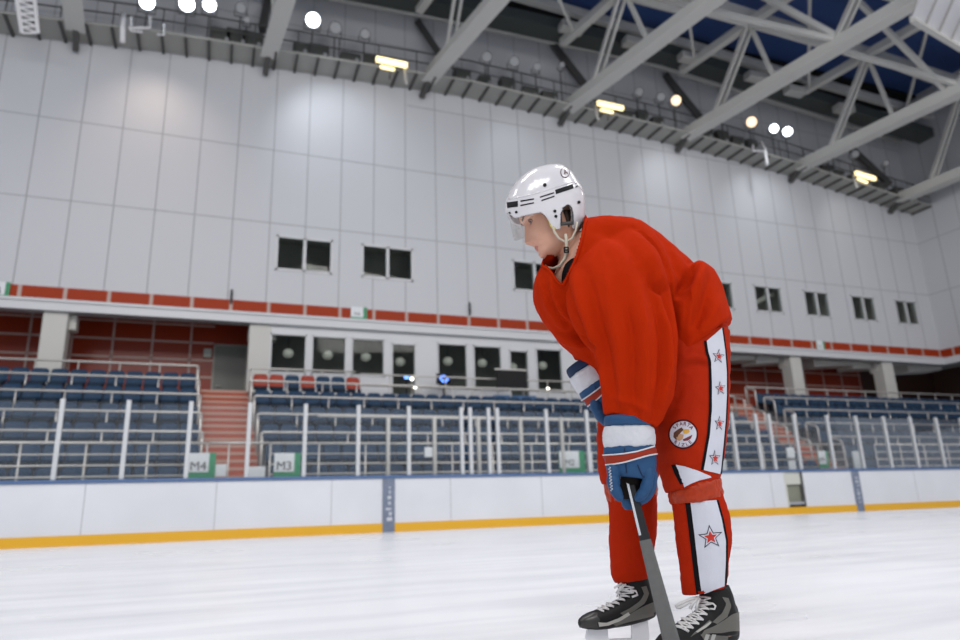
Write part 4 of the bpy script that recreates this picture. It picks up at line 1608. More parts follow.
JF = [
    ([(648, 268), (657, 282), (668, 292), (673, 308), (677, 330), (678, 355)], -.020, 5),
    ([(646, 226), (660, 246), (672, 275), (676, 300)], .007, 5),
    ([(651, 226), (666, 248), (678, 276), (680, 292)], -.007, 5),
    ([(612, 216), (636, 228), (650, 250), (656, 272)], .008, 9),
    ([(588, 228), (612, 232), (634, 250), (645, 280), (650, 315)], -.006, 8),
    ([(696, 262), (688, 280), (676, 300)], -.014, 5),
    ([(703, 263), (694, 290), (684, 320), (680, 345)], .010, 6),
    ([(712, 276), (706, 300), (696, 326)], -.007, 5),
    ([(720, 300), (706, 322), (688, 344)], .005, 5),
    ([(688, 300), (684, 322), (683, 350)], -.008, 4),
    ([(574, 272), (579, 296), (590, 325), (602, 358), (606, 390)], .010, 6),
    ([(566, 282), (571, 305), (582, 335), (596, 366)], -.010, 5),
    ([(586, 270), (594, 300), (604, 340), (612, 385), (616, 414)], -.007, 5),
    ([(606, 275), (612, 310), (618, 350), (622, 400)], .006, 6),
    ([(626, 280), (630, 320), (633, 365), (633, 412)], -.006, 5),
    ([(640, 285), (645, 325), (646, 370), (643, 415)], .008, 5),
    ([(651, 285), (659, 310), (663, 340), (662, 380), (654, 418)], -.010, 4),
    ([(658, 300), (667, 330), (669, 365), (662, 405)], .008, 4),
    ([(546, 290), (558, 316), (576, 338), (600, 352)], -.010, 4),
    ([(541, 285), (549, 306), (562, 326)], .006, 4),
    ([(556, 330), (574, 338), (598, 346)], -.007, 3),
    ([(562, 340), (580, 346), (600, 352)], .006, 3),
    ([(551, 275), (556, 300), (566, 318)], .007, 4),
    ([(612, 398), (632, 402), (654, 414)], .004, 4),
]
NECK = [(587, 200), (585, 214), (583, 224), (580, 240), (575, 257), (569, 271), (561.5, 284), (556, 279), (552, 272), (547, 266.5), (540, 263.5), (530, 262), (530, 200)]
PV = [proj(v) for v in vs]
NF = [sum((ns[i] for i in f), V((0, 0, 0))).dot(vs[f[0]] - CAM) < 0 for f in fs]
fs = [f for f, near_ in zip(fs, NF) if not (inpoly(sum(PV[i][0] for i in f) / len(f), sum(PV[i][1] for i in f) / len(f), NECK) and (near_ or sum(PV[i][1] for i in f) / len(f) < 255))]
d = fold_disp([(a, h * 2.5, w_) for a, h, w_ in JF], vs, ns)
for i, v in enumerate(vs):
    q = v - ORG
    a = q.dot(SIDE)
    d[i] += .0045 * noise.noise(V((a * 22 + q.z * 5, q.dot(AWAY) * 12, q.z * 6))) + .0025 * noise.noise(V((a * 45, q.dot(AWAY) * 30, q.z * 18)))
jersey = finish('jersey', vs, fs, M_JERSEY, person, d, ns)
jersey['label'] = 'loose red jersey'
bvh_j = bvh_of(jersey)

# neckline: black undershirt inside, collar rim round the opening
mb = MB()
loft(mb, [(558, 277, 585, 254, -.13, .085), (559, 281, 590, 258, -.13, .105), (560, 290, 597, 266, -.125, .125), (562, 300, 604, 276, -.11, .14)], 32, 3, cap0=False)
mb.build('undershirt', M_BCLOTH, person, True)['label'] = 'black undershirt at the neck'
q = []
for x, y in resample([(586.5, 216), (584, 224), (581, 240), (576, 257), (570, 271), (562, 285.5), (555.5, 280), (551.5, 273), (546.5, 267.5), (540, 264.5), (536, 264)], 40):
    h = hit(bvh_j, x + .8, y + .6, .001)
    if h is None or (q and (h - q[-1]).length > .05):
        continue
    q.append(h)
mb = MB()
mb.tube(q, .0055, 8)
mb.tube([q[0], PT(585, 216, -.10), PT(578, 219, -.03), PT(563, 236, .0), PT(546, 254, -.02), q[-1]], .0055, 8)
mb.build('collar', M_JERSEY, jersey, True)

# ---- helmet
OUT = [(504.5, 214), (505.5, 203), (508.5, 195), (514, 186), (523, 176.8), (532, 171.5), (541, 168.8), (549, 167.2), (556, 167), (562.5, 168.2), (568, 171.5), (573, 176.5), (577, 183), (582, 190.5), (584.5, 200), (585, 212), (583.5, 226), (578, 240), (568, 250), (556, 256), (542, 256), (528, 252), (515, 242), (507, 229)]
hc2 = np.array((546.0, 209.0))
OUTr = resample(OUT + [OUT[0]], 193)[:-1]
HKX = 0.985


def HPX(px, py, l):
    """point of the helmet's middle plane from its side outline, then l metres to his left"""
    d = ray(px, py)
    n = HL
    c0 = HC
    t = (c0 - CAM).dot(n) / d.dot(n)
    return CAM + d * t + HL * l


LOW = [(490, 211), (507, 212.5), (515, 217.5), (528, 214.5), (541, 212), (545, 215), (549, 220.5), (552, 227), (556, 229.5), (560, 229), (561, 224), (573, 224), (574, 229), (579, 227), (582, 222), (600, 220)]
EARH = [(563, 207), (567, 204.5), (570.5, 205), (572.5, 211), (573.5, 224.5), (560.5, 224.5), (560.5, 214)]


def keep(px, py):
    yl = float(np.interp(px, [p[0] for p in LOW], [p[1] for p in LOW]))
    return py < yl and not inpoly(px, py, EARH)


NR = 92
WH = 0.112
hv, hmap, hf = [], {}, []
for side in (1, -1):
    for i in range(NR + 1):
        rho = math.sin(i / NR * PI / 2)
        for j, p in enumerate(OUTr):
            q = hc2 + (p - hc2) * rho
            lat = WH * (1 - rho ** 2.35) ** (1 / 2.35) * side
            if i == NR and side == -1:
                hmap[side, i, j] = hmap[1, i, j]
                continue
            # slight crown ridge step
            hmap[side, i, j] = len(hv)
            hv.append((HPX(q[0], q[1], lat), proj(HPX(q[0], q[1], abs(lat)))))
    n = len(OUTr)
    for i in range(NR):
        for j in range(n):
            j2 = (j + 1) % n
            ids = [hmap[side, i, j], hmap[side, i, j2], hmap[side, i + 1, j2], hmap[side, i + 1, j]]
            if i == 0:
                ids = ids[2:] + [hmap[side, 0, 0]]
                qs = [hv[k][1] for k in ids]
            qs = [hv[k][1] for k in ids]
            cx, cy = sum(q[0] for q in qs) / len(qs), sum(q[1] for q in qs) / len(qs)
            if keep(cx, cy + (10 if side == -1 and cx < 556 else 0)):
                hf.append(ids if side == -1 else ids[::-1])
hmb = MB()
hmb.add([a for a, _ in hv], hf)
shell = hmb.build('helmet', M_HELM, person, True)
bm = bmesh.new()
bm.from_mesh(shell.data)
bmesh.ops.remove_doubles(bm, verts=bm.verts[:], dist=1e-5)
bmesh.ops.delete(bm, geom=[v for v in bm.verts if not v.link_faces], context='VERTS')
bmesh.ops.recalc_face_normals(bm, faces=bm.faces[:])
cen = sum((v.co for v in bm.verts), V()) / len(bm.verts)
if sum(f.normal.dot(f.calc_center_median() - cen) for f in bm.faces) < 0:
    bmesh.ops.reverse_faces(bm, faces=bm.faces[:])
bm.to_mesh(shell.data)
bm.free()
shell['label'] = 'white hockey helmet'
md = shell.modifiers.new('thick', 'SOLIDIFY')
md.thickness = 0.012
md.offset = -1
bvh_h = bvh_of(shell)

mb = MB()
for poly in ([(507, 202.5), (518, 201), (518, 206.8), (507.5, 208)], [(555, 190), (572.5, 184.2), (573.5, 188.5), (556, 194.3)]):
    strip(MB(), bvh_h, [poly[0], poly[3]], [poly[1], poly[2]], 5, 8, .0012).build('vent_slot', M_BLACK, shell)
for a, c in (((520.5, 200.6), (534, 198.4)), ((520.5, 205), (534, 202.2)), ((540, 196.6), (554, 192.2)), ((541.5, 200), (554.5, 195.6)), ((575, 183), (577, 182)), ((575.5, 186.5), (577.5, 185.5))):
    strip(MB(), bvh_h, [a, (a[0], a[1] + 1.4)], [c, (c[0], c[1] + 1.3)], 3, 8, .0012).build('vent_slot', M_BLACK, shell)
for x, y, r in ((544.8, 185.3, 1.9), (509.8, 213.2, 1.2), (516.5, 212.3, 1.4), (554.8, 211.3, 1.6), (555.8, 216.4, 1.6), (578.7, 202.3, 1.6)):
    patch(MB(), bvh_h, [(x + r * math.cos(t * PI / 6), y + r * math.sin(t * PI / 6)) for t in range(12)], (x, y), .002, 0, 2).build('screw', M_BLACK, shell)
h0, h1 = hit(bvh_h, 571, 208.5, .002), hit(bvh_h, 577.5, 203.5, .002)
if h0 and h1:
    MB().tube([h0, h1], .0015, 6).build('ear_cord', M_BLACK, shell)
mb = MB()
circ = lambda cx, cy, r, n=24, sx=1.0: [(cx + sx * r * math.cos(t * 2 * PI / n), cy + r * math.sin(t * 2 * PI / n)) for t in range(n)]
patch(mb, bvh_h, circ(565, 172.5, 5.6, sx=.85), (565, 172.5), .0010, 0)
patch(mb, bvh_h, circ(565, 172.5, 4.7, sx=.85), (565, 172.5), .0018, 1)
for a in ([(564.3, 170), (565.4, 170.2), (565.2, 175), (563.6, 174.6)], [(565.4, 171.6), (568, 173.4), (567.4, 174.6), (565.3, 173)]):
    strip(mb, bvh_h, [a[0], a[3]], [a[1], a[2]], 4, 3, .0026, 0)
mb.build('round_badge', [mat('dark_badge_ink', (0.10, 0.05, 0.05), 0.5), M_HELM], shell)
# raised moulding line between the two shells
pts = []
for x, y in resample([(506.5, 199), (520, 197.2), (537, 193), (556, 187), (574, 181.5), (583, 191)], 40):
    h = hit(bvh_h, x, y, .0)
    if h is not None:
        pts.append(h)
MB().tube(pts, .0028, 6).build('moulding', M_HELM, shell, True)
def HPN(px, py, l):
    d = ray(px, py)
    c0 = HC + HL * l
    return CAM + d * ((c0 - CAM).dot(HL) / d.dot(HL))


# foam lining + ear loop
mb = MB()
mb.tube([HPN(x, y, .093) for x, y in ((545, 212.5), (548.5, 218), (551.5, 226), (555, 229.5))], .0052, 8)
mb.build('foam_lining', M_FOAM, shell, True)
mb = MB()
loft_pts = [HPN(x, y, .094) for x, y in ((560.5, 224), (566, 223.5), (573.5, 223))]
mb.tube(loft_pts, .007, 8)
mb.tube([HPN(x, y, .100) for x, y in ((561.5, 222), (560.8, 214), (564, 206.5), (568, 204.8), (571.5, 208), (572.8, 214), (573, 222))], .0030, 6)
mb.build('ear_guard', mat('dark_ear_guard', (0.06, 0.058, 0.055), 0.6), shell, True)

# chin strap
mb = MB()
mb.tube([HPN(x, y, l) for x, y, l in ((552.5, 226, .098), (554.5, 232, .094), (559, 238.5, .088), (565.5, 242, .082), (572, 238.5, .086), (576, 230, .092), (577, 222, .097))], .0042, 8)
mb.tube([HPN(x, y, l) for x, y, l in ((565.5, 234, .088), (566.5, 242, .083), (566.5, 251, .077), (565, 258, .068), (560, 265.5, .050), (553.5, 268.5, .030), (547, 267.5, .008), (543.5, 264, -.012))], [.0058, .0062, .0060, .0056, .0054, .0052, .005, .005], 8)
o = mb.build('chin_strap', M_STRAP, shell, True)
o['label'] = 'cream chin strap'
mb = MB()
p = HPN(566.3, 250, .084)
for a, c in (((-.007, .010), (.007, .010)), ((-.007, 0), (.007, 0)), ((-.007, -.009), (.007, -.009))):
    mb.beam(p + XB * a[0] + V((0, 0, a[1])), p + XB * c[0] + V((0, 0, c[1])), .004, .0042)
for xx in (-.007, .007):
    mb.beam(p + XB * xx + V((0, 0, .011)), p + XB * xx + V((0, 0, -.010)), .004, .004)
mb.build('strap_buckle', M_BLACK, shell)

# visor
mb = MB()
NV, MV = 32, 10
for lay, rr_ in ((0, 0), (1, .003)):
    for j in range(MV + 1):
        t = j / MV
        for i in range(NV + 1):
            a = -1.12 + 2.24 * i / NV
            drop = lerp(0, .070 - .032 * abs(a / 1.12) ** 2.2, t)
            rad_f = .149 + rr_ + .014 * t
            mb.v.append(HPt(-.018 + rad_f * math.cos(a) ** 1.0, (.108 + rr_) * math.sin(a), .052 - drop - .016 * abs(a / 1.35) ** 2 * (1 - t)))
NN = (NV + 1) * (MV + 1)
for j in range(MV):
    for i in range(NV):
        a = j * (NV + 1) + i
        mb.f += [[a, a + 1, a + NV + 2, a + NV + 1], [NN + a, NN + a + NV + 1, NN + a + NV + 2, NN + a + 1]]
for i in range(NV):
    a = MV * (NV + 1) + i
    mb.f += [[a, a + 1, NN + a + 1, NN + a], [i, NN + i, NN + i + 1, i + 1]]
for j in range(MV):
    a = j * (NV + 1)
    mb.f += [[a, a + NV + 1, NN + a + NV + 1, NN + a]]
    a += NV
    mb.f += [[a, NN + a, NN + a + NV + 1, a + NV + 1]]
mb.m = [0] * len(mb.f)
o = mb.build('visor', M_VISOR, shell, True)
o['label'] = 'clear plastic visor'

# ---- pants
mb = MB()
loft(mb, [(640, 330, 724, 318, .02, .2), (640, 350, 729, 335, .02, .2), (638, 385, 729, 365, .015, .19), (640, 410, 726, 395, .01, .15)], 32, 4)
loft(mb, [(648, 350, 729.5, 330, -.06, .14), (650, 380, 730.5, 360, -.07, .14), (652, 405, 730, 390, -.08, .135), (653, 430, 728.5, 420, -.085, .13), (655, 450, 726, 446, -.09, .12), (658, 466, 723, 462, -.09, .11), (661, 482, 721, 474, -.09, .105), (666, 493, 719, 481, -.09, .10)], 32, 4)
loft(mb, [(600, 360, 680, 350, .10, .13), (598, 400, 676, 395, .11, .13), (597, 440, 668, 435, .11, .12), (598, 468, 662, 466, .11, .11), (602, 484, 656, 482, .105, .10)], 32, 4)
vs, ns, fs = remeshed(mb, 0.006, 4, 0.5)
PF = [([(678, 368), (700, 363), (712, 367)], -.010, 3), ([(678, 361), (695, 357), (709, 360)], .007, 3), ([(664, 430), (690, 440), (706, 462)], .004, 6), ([(668, 425), (676, 398), (684, 380)], -.005, 5),
      ([(657, 420), (668, 405), (674, 385)], .006, 4), ([(662, 462), (680, 467), (700, 470)], -.005, 3)]
d = fold_disp(PF, vs, ns)
for i, v in enumerate(vs):
    q = v - ORG
    d[i] += .004 * noise.noise(V((q.dot(SIDE) * 14, q.dot(AWAY) * 12, q.z * 22))) + .002 * noise.noise(V((q.dot(SIDE) * 40, q.dot(AWAY) * 30, q.z * 50)))
pants = finish('hockey_pants', vs, fs, M_PANTS, person, d, ns)
pants['label'] = 'padded red hockey pants'
bvh_p = bvh_of(pants)
SL = [(706.5, 341), (708, 352), (711, 362), (711.5, 385), (711.5, 410), (709.5, 435), (706, 455), (703.5, 470)]
SRt = [(721.5, 328), (724.5, 350), (726.2, 372), (726.2, 395), (725, 420), (722.8, 445), (720.3, 470), (719.5, 474)]
mb = MB()
strip(mb, bvh_p, [(x - 2.8, y) for x, y in SL], [(x + 0.3, y) for x, y in SL], 40, 3, .0022, 1)
strip(mb, bvh_p, SL, SRt, 40, 8, .0025, 0)
strip(mb, bvh_p, SRt, [(x + 1.6, y) for x, y in SRt], 40, 2, .0022, 1)
mb.build('side_stripe', [M_WCLOTH, M_BCLOTH], pants, True)
mb = MB()
WG = [[(676, 464.5), (685, 466), (697, 470.5), (710, 476)], [(684.5, 487), (690, 484), (700, 480), (711, 477.5)]]
strip(mb, bvh_p, WG[0], WG[1], 20, 5, .0025, 0)
mb.build('white_wedge', M_WCLOTH, pants, True)
mb = MB()
strip(mb, bvh_p, [(671.5, 465), (675, 474), (680.5, 484.5)], [(676.5, 464.5), (679.5, 473), (683.8, 484)], 12, 3, .0024, 0)
mb.build('wedge_edge', M_BCLOTH, pants, True)
for cx, cy, r, sx, rot in ((717.8, 356.5, 7.6, .82, .1), (719.6, 388.5, 7.6, .72, -.1), (718.5, 423.5, 8.0, .62, .05), (714, 458, 8.6, .68, .0)):
    mb = MB()
    star(mb, bvh_p, cx, cy, r, rot, sx)
    mb.build('star_emblem', [mat('navy_outline', (0.012, 0.014, 0.03), 0.7), M_WCLOTH, mat('red_star_cloth', (0.50, 0.022, 0.008), 0.7)], pants)
# round patch on the thigh
mb = MB()
pcx, pcy = 683.3, 434.2
patch(mb, bvh_p, circ(pcx, pcy, 14.6, 36), (pcx, pcy), .0024, 1)
patch(mb, bvh_p, circ(pcx, pcy, 13.7, 36), (pcx, pcy), .0032, 2)
patch(mb, bvh_p, circ(pcx, pcy, 12.9, 36), (pcx, pcy), .0038, 0)
for poly, c, m_ in (([(674, 437), (674.5, 433), (678, 430), (682, 427.5), (684, 430), (681, 433), (678, 437), (677, 440)], (678, 433.5), 3),
                    ([(683, 431), (685, 429.5), (689, 429.5), (690, 432), (687, 434), (684, 434)], (686.5, 431.5), 4),
                    ([(677, 437), (680, 434), (684, 435), (683, 439), (680, 441), (677.5, 440)], (680.5, 437.5), 5),
                    ([(683, 439.5), (688, 437), (692.3, 434.8), (691, 438.5), (688, 440.5), (684, 441)], (687.5, 438.7), 2)):
    patch(mb, bvh_p, poly, c, .0046, m_, 3)
for txt, a0, rad, flip in (('SPARTA', -PI / 2, 10.4, 1), ('RIZLE', PI / 2, 10.6, -1)):
    n = len(txt)
    for k, ch in enumerate(txt):
        a = a0 + flip * (k - (n - 1) / 2) * .36
        cx, cy = pcx + rad * math.cos(a), pcy + rad * math.sin(a)
        rot = a + PI / 2 if flip == 1 else a - PI / 2
        tv, tf = text_mesh(ch, 4.8, True)
        hs = []
        for v in tv:
            x, y = v.x, -v.y
            hs.append(hit(bvh_p, cx + x * math.cos(rot) - y * math.sin(rot), cy + x * math.sin(rot) + y * math.cos(rot), .0046))
        if all(h is not None for h in hs):
            mb.add(hs, tf, 2)
mb.build('round_patch', [M_WCLOTH, M_BCLOTH, mat('maroon_patch_ink', (0.16, 0.02, 0.03), 0.6), mat('brown_patch_thread', (0.10, 0.035, 0.015), 0.7), mat('gold_patch_thread', (0.62, 0.36, 0.05), 0.6), mat('tan_patch_thread', (0.48, 0.28, 0.14), 0.7)], pants)['label'] = 'round white team patch reading SPARTA'


# ---- socks
def noise_disp(vs, a1, s1, a2, s2):
    return np.array([a1 * noise.noise((v - ORG) * s1) + a2 * noise.noise((v - ORG) * s2) for v in vs])


def sock(rows, pwr=2.2):
    mb = MB()
    loft(mb, rows, 36, 5, 0, pwr)
    vs, ns, fs = remeshed(mb, 0.0055, 2, 0.5)
    s = finish('sock', vs, fs, M_SOCK, person, noise_disp(vs, .003, 18, .0018, 60), ns)
    return s


s1 = sock([(668, 484, 721, 478, -.09, .088), (671, 500, 723.5, 497, -.09, .09), (674.5, 525, 730, 515, -.085, .09), (677, 550, 731.5, 538, -.08, .088), (680, 575, 729, 562, -.078, .082), (681.5, 590, 727, 580, -.076, .075), (683, 595.5, 726.5, 586, -.076, .07)])
s1['label'] = 'red sock with white star stripe'
b1 = bvh_of(s1)
KL = [(690.5, 502), (693.5, 525), (697.5, 560), (700.5, 585), (701.8, 594)]
KR = [(716, 500), (721.5, 520), (725.3, 540), (725.2, 560), (724.5, 575), (724, 586)]
mb = MB()
strip(mb, b1, [(x - 5.2, y) for x, y in KL], [(x + .3, y) for x, y in KL], 30, 3, .0020, 1)
strip(mb, b1, KL, KR, 30, 10, .0024, 0)
strip(mb, b1, KR, [(x + 2.2, y) for x, y in KR], 30, 2, .0020, 1)
mb.build('sock_stripe', [M_WCLOTH, M_BCLOTH], s1, True)
mb = MB()
star(mb, b1, 710.3, 537, 12.6, -.12, 1.0)
mb.build('star_emblem', [MATS['navy_outline'], M_WCLOTH, MATS['red_star_cloth']], s1)
mb = MB()
loft(mb, [(671, 491, 714, 476.5, -.09, .094), (668.5, 493, 721, 479.5, -.09, .102), (668.5, 497.5, 722.5, 487, -.09, .104), (670, 502.5, 723, 494.5, -.09, .102), (672.5, 505, 722, 499.5, -.09, .094)], 36, 4)
vs, ns, fs = remeshed(mb, 0.005, 1)
o = finish('knee_tape', vs, fs, M_TAPE, s1, noise_disp(vs, .004, 25, .003, 70), ns)
o['label'] = 'shiny orange red knee tape'
s2 = sock([(606, 482, 656, 480, .105, .09), (608.5, 505, 657, 503, .10, .09), (609, 530, 657, 526, .10, .09), (609.5, 555, 654, 552, .098, .085), (611, 574, 649.5, 572, .096, .076), (615, 582.5, 648, 578, .095, .065)])
s2['label'] = 'plain red sock of the far leg'
mb = MB()
loft(mb, [(604, 480, 657, 478, .105, .092), (604.5, 490, 658, 488, .105, .096), (607, 500, 657, 498, .104, .096), (609, 506, 655, 504, .102, .09)], 36, 4)
vs, ns, fs = remeshed(mb, 0.005, 1)
o = finish('knee_tape', vs, fs, M_TAPE, s2, noise_disp(vs, .004, 25, .003, 70), ns)
o['label'] = 'shiny orange red knee tape'


# ---- skates
def skate(foot, shaft, label):
    mb = MB()
    loft(mb, foot, 24, 4, 0, 2.3)
    loft(mb, shaft, 24, 3, 0, 2.2)
    vs, ns, fs = remeshed(mb, 0.0045, 3, 0.5)
    o = finish('skate', vs, fs, M_SKBLK, person, noise_disp(vs, .0012, 40, 0, 1), ns)
    o['label'] = label
    return o, bvh_of(o)


def poly_panel(mb, bvh, a, c, n=14, m=5, off=.0025, mi=0):
    strip(mb, bvh, a, c, n, m, off, mi)


def laces(bvh, o, pairs, r=.0030):
    mb = MB()
    prevq = None
    for k, (a, c) in enumerate(pairs):
        pts = [hit(bvh, *q, .003) for q in resample([a, ((a[0] + c[0]) / 2, (a[1] + c[1]) / 2 - .8), c], 7)]
        pts = [p for p in pts if p is not None]
        if len(pts) > 2:
            mb.tube(pts, r, 6)
        if k + 1 < len(pairs):
            a2, c2 = pairs[k + 1]
            for s_, e_ in ((a, c2), (c, a2)):
                pts = [hit(bvh, *q, .0055) for q in resample([s_, e_], 6)]
                pts = [p for p in pts if p is not None]
                if len(pts) > 2:
                    mb.tube(pts, r * .85, 6)
    return mb


def blade(o, heel, toe, sole_h, label=None):
    """holder towers, bridge and steel runner under a boot, from heel to toe ground points"""
    h, t = V(heel), V(toe)
    d = (t - h).normalized()
    L = (t - h).length
    up = V((0, 0, 1))
    sd = d.cross(up)
    mb = MB()

    def prism(prof, wd):
        vs = [h + d * (a * L) + up * z + sd * s * wd for s in (-1, 1) for a, z in prof]
        n = len(prof)
        fs = [list(range(n)), list(range(n, 2 * n))[::-1]] + [[(i + 1) % n, i, n + i, n + (i + 1) % n] for i in range(n)]
        mb.add(vs, fs)
    prism([(.02, .024), (.30, .024), (.27, .045), (.26, sole_h + .012), (.0, sole_h + .015), (.0, .04)], .011)
    prism([(.62, .024), (1.0, .024), (1.02, .045), (.96, sole_h + .008), (.66, sole_h + .008), (.66, .045)], .011)
    prism([(.25, .022), (.68, .022), (.68, .036), (.25, .036)], .008)
    hb = mb.build('blade_holder', M_HOLD, o)
    mb = MB()
    prism2 = [(-.03, .022), (-.04, .010), (.02, .001), (.95, .001), (1.04, .012), (1.05, .024)]
    vs = [h + d * (a * L) + up * z + sd * s * .0018 for s in (-1, 1) for a, z in prism2]
    n = len(prism2)
    mb.add(vs, [list(range(n)), list(range(n, 2 * n))[::-1]] + [[(i + 1) % n, i, n + i, n + (i + 1) % n] for i in range(n)])
    mb.build('steel_runner', M_BLADE, o)


def ground(p):
    return V((p.x, p.y, 0))


# near skate
sk1, bk1 = skate([(739, 614, 739, 632, -.055, .014), (735, 603, 738.5, 639, -.06, .032), (723, 600, 730, 644, -.07, .042), (708, 604, 714, 649, -.09, .046), (694, 612, 697, 653, -.12, .049), (680, 621, 682, 656, -.15, .050), (668, 629, 669, 658, -.18, .047), (659, 635, 660, 658, -.20, .036), (653.5, 642, 655, 656, -.215, .016)],
                 [(699, 588, 729, 585, -.076, .046), (699, 596, 733, 595, -.076, .048), (696, 608, 737, 610, -.078, .048), (692, 622, 738.5, 622, -.08, .046), (690, 634, 738, 634, -.085, .044)], 'black and grey skate of the near foot')
mb = MB()
poly_panel(mb, bk1, [(738.5, 612), (732, 614), (724, 620), (714, 626), (704, 630)], [(739, 631), (732, 631), (722, 633), (710, 633), (700, 636)])
poly_panel(mb, bk1, [(722, 597), (726, 604), (722, 613), (712, 622)], [(728, 598), (731, 606), (727, 617), (717, 624)])
poly_panel(mb, bk1, [(709, 620), (702, 626), (694, 632), (690, 637)], [(712, 622), (707, 627), (700, 631), (694, 634.5)], 10, 3)
poly_panel(mb, bk1, [(700, 634), (714, 635), (728, 635.5)], [(703, 639), (715, 640), (727, 641)], 10, 3)
mb.build('side_panel', M_SKGRY, sk1, True)
mb = MB()
poly_panel(mb, bk1, [(709.5, 621.5), (703, 626), (695, 631.5)], [(710.5, 623), (705, 627.5), (697, 632.5)], 10, 2, .004)
mb.build('panel_trim', mat('silver_panel_trim', (0.42, 0.41, 0.37), 0.4), sk1, True)
mb = MB()
for x in (705, 711.5):
    strip(mb, bk1, [(x, 634), (x - 2, 640)], [(x + 4, 634.3), (x + 2, 640)], 4, 3, .004)
mb.build('side_mark', mat('silver_mark', (0.36, 0.355, 0.33), 0.4), sk1)
mb = MB()
poly_panel(mb, bk1, [(696.5, 594), (690, 607), (680, 619), (672, 627)], [(709, 596), (706, 607), (697, 619), (686, 629)], 16, 6, .002)
mb.build('tongue', mat('dark_tongue_felt', (0.05, 0.05, 0.052), 0.8), sk1, True)
lmb = laces(bk1, sk1, [((698, 597.5), (711, 598)), ((697, 602.5), (711.5, 604)), ((694.5, 607), (709.5, 609.5)), ((691, 611.5), (706.5, 615)), ((687, 615.5), (702.5, 620)), ((682.5, 619.5), (698, 624)), ((678.5, 623.5), (692.5, 628)), ((675, 627), (688, 631.5))])
pp = [hit(bk1, x, y, .006) for x, y in ((709, 603), (713, 603.5), (715.5, 606), (714.5, 609), (710, 609))]
lmb.tube([p for p in pp if p is not None], .0032, 6)
for pts in ([(700, 598), (697, 604), (696.5, 612)], [(699, 597), (693, 603), (690, 609)], [(698, 597), (690, 599), (682, 603), (675, 606.5)], [(697, 600), (688, 603), (680, 607.5), (676, 607)]):
    lmb.tube([PT(x, y, -.125 - .002 * k) for k, (x, y) in enumerate(pts)], [.004, .005, .0055, .0052][:len(pts)], 6)
lo = lmb.build('lace', M_LACE, sk1, True)
lo['label'] = 'white laces'
hp, tp = ground(PT(728, 640, -.07)), ground(PT(668, 655, -.18))
blade(sk1, hp, tp, 0.075)

# far skate
sk2, bk2 = skate([(657, 602, 656.5, 614, .10, .012), (653, 592, 653.5, 618, .098, .032), (642, 589, 643, 622, .09, .042), (628, 594, 629, 625.5, .08, .046), (612, 602, 614, 628, .065, .048), (598, 608.5, 600, 629.5, .05, .048), (588, 612.5, 589, 629, .04, .044), (581.5, 616, 582.5, 628, .032, .032), (578, 620, 579, 626.5, .028, .014)],
                 [(617, 579, 648, 576, .095, .044), (617.5, 586, 651, 585, .095, .046), (619, 596, 655, 596, .095, .046), (622, 606, 656.5, 606, .095, .044), (626, 615, 656, 614, .094, .042)], 'black and grey skate of the far foot')
mb = MB()
poly_panel(mb, bk2, [(656, 601), (648, 604), (638, 609), (626, 616), (613, 624)], [(656.5, 614), (648, 617), (638, 619.5), (627, 622), (616, 625.5)])
poly_panel(mb, bk2, [(641, 587), (644, 594), (640, 601), (630, 608), (620, 613)], [(646, 586), (649, 594), (645, 603), (634, 611), (624, 616)], 12, 4)
mb.build('side_panel', M_SKGRY, sk2, True)
mb = MB()
poly_panel(mb, bk2, [(628, 612), (618, 618), (606, 622.5), (598, 622)], [(630, 614.5), (620, 620.5), (608, 625), (599, 626)], 12, 3, .004)
mb.build('panel_trim', MATS['silver_panel_trim'], sk2, True)
mb = MB()
poly_panel(mb, bk2, [(616, 586), (606, 597), (597, 604), (590, 609)], [(630, 588), (624, 598), (612, 606), (603, 611.5)], 16, 6, .002)
mb.build('tongue', MATS['dark_tongue_felt'], sk2, True)
mb = MB()
patch(mb, bk2, [(578, 620), (581, 614.5), (588, 611.5), (597, 613), (600, 620), (598, 628), (588, 629.5), (580, 627)], (589, 620.5), .003, 0, 4)
mb.build('toe_cap', mat('dark_toe_cap', (0.028, 0.028, 0.026), 0.35), sk2, True)
lmb = laces(bk2, sk2, [((619, 586), (634, 587.5)), ((616, 590), (634, 592.5)), ((612, 594), (630, 597)), ((607.5, 598), (625, 601)), ((603, 601), (619.5, 604.5)), ((599, 604), (614, 607.5)), ((595, 606.5), (609, 610)), ((591.5, 609), (604, 612))], .0028)
for pts in ([(624, 584), (620, 588), (616, 593)], [(626, 584), (619, 590), (617, 597)], [(622, 583), (614, 588)], [(630, 590), (636, 591), (637.5, 595), (632, 597)]):
    lmb.tube([PT(x, y, .045) for x, y in pts], .004, 6)
lo = lmb.build('lace', M_LACE, sk2, True)
lo['label'] = 'white laces'
hp, tp = ground(PT(647, 618, .09)), ground(PT(586, 628, .035))
blade(sk2, hp, tp, 0.078)


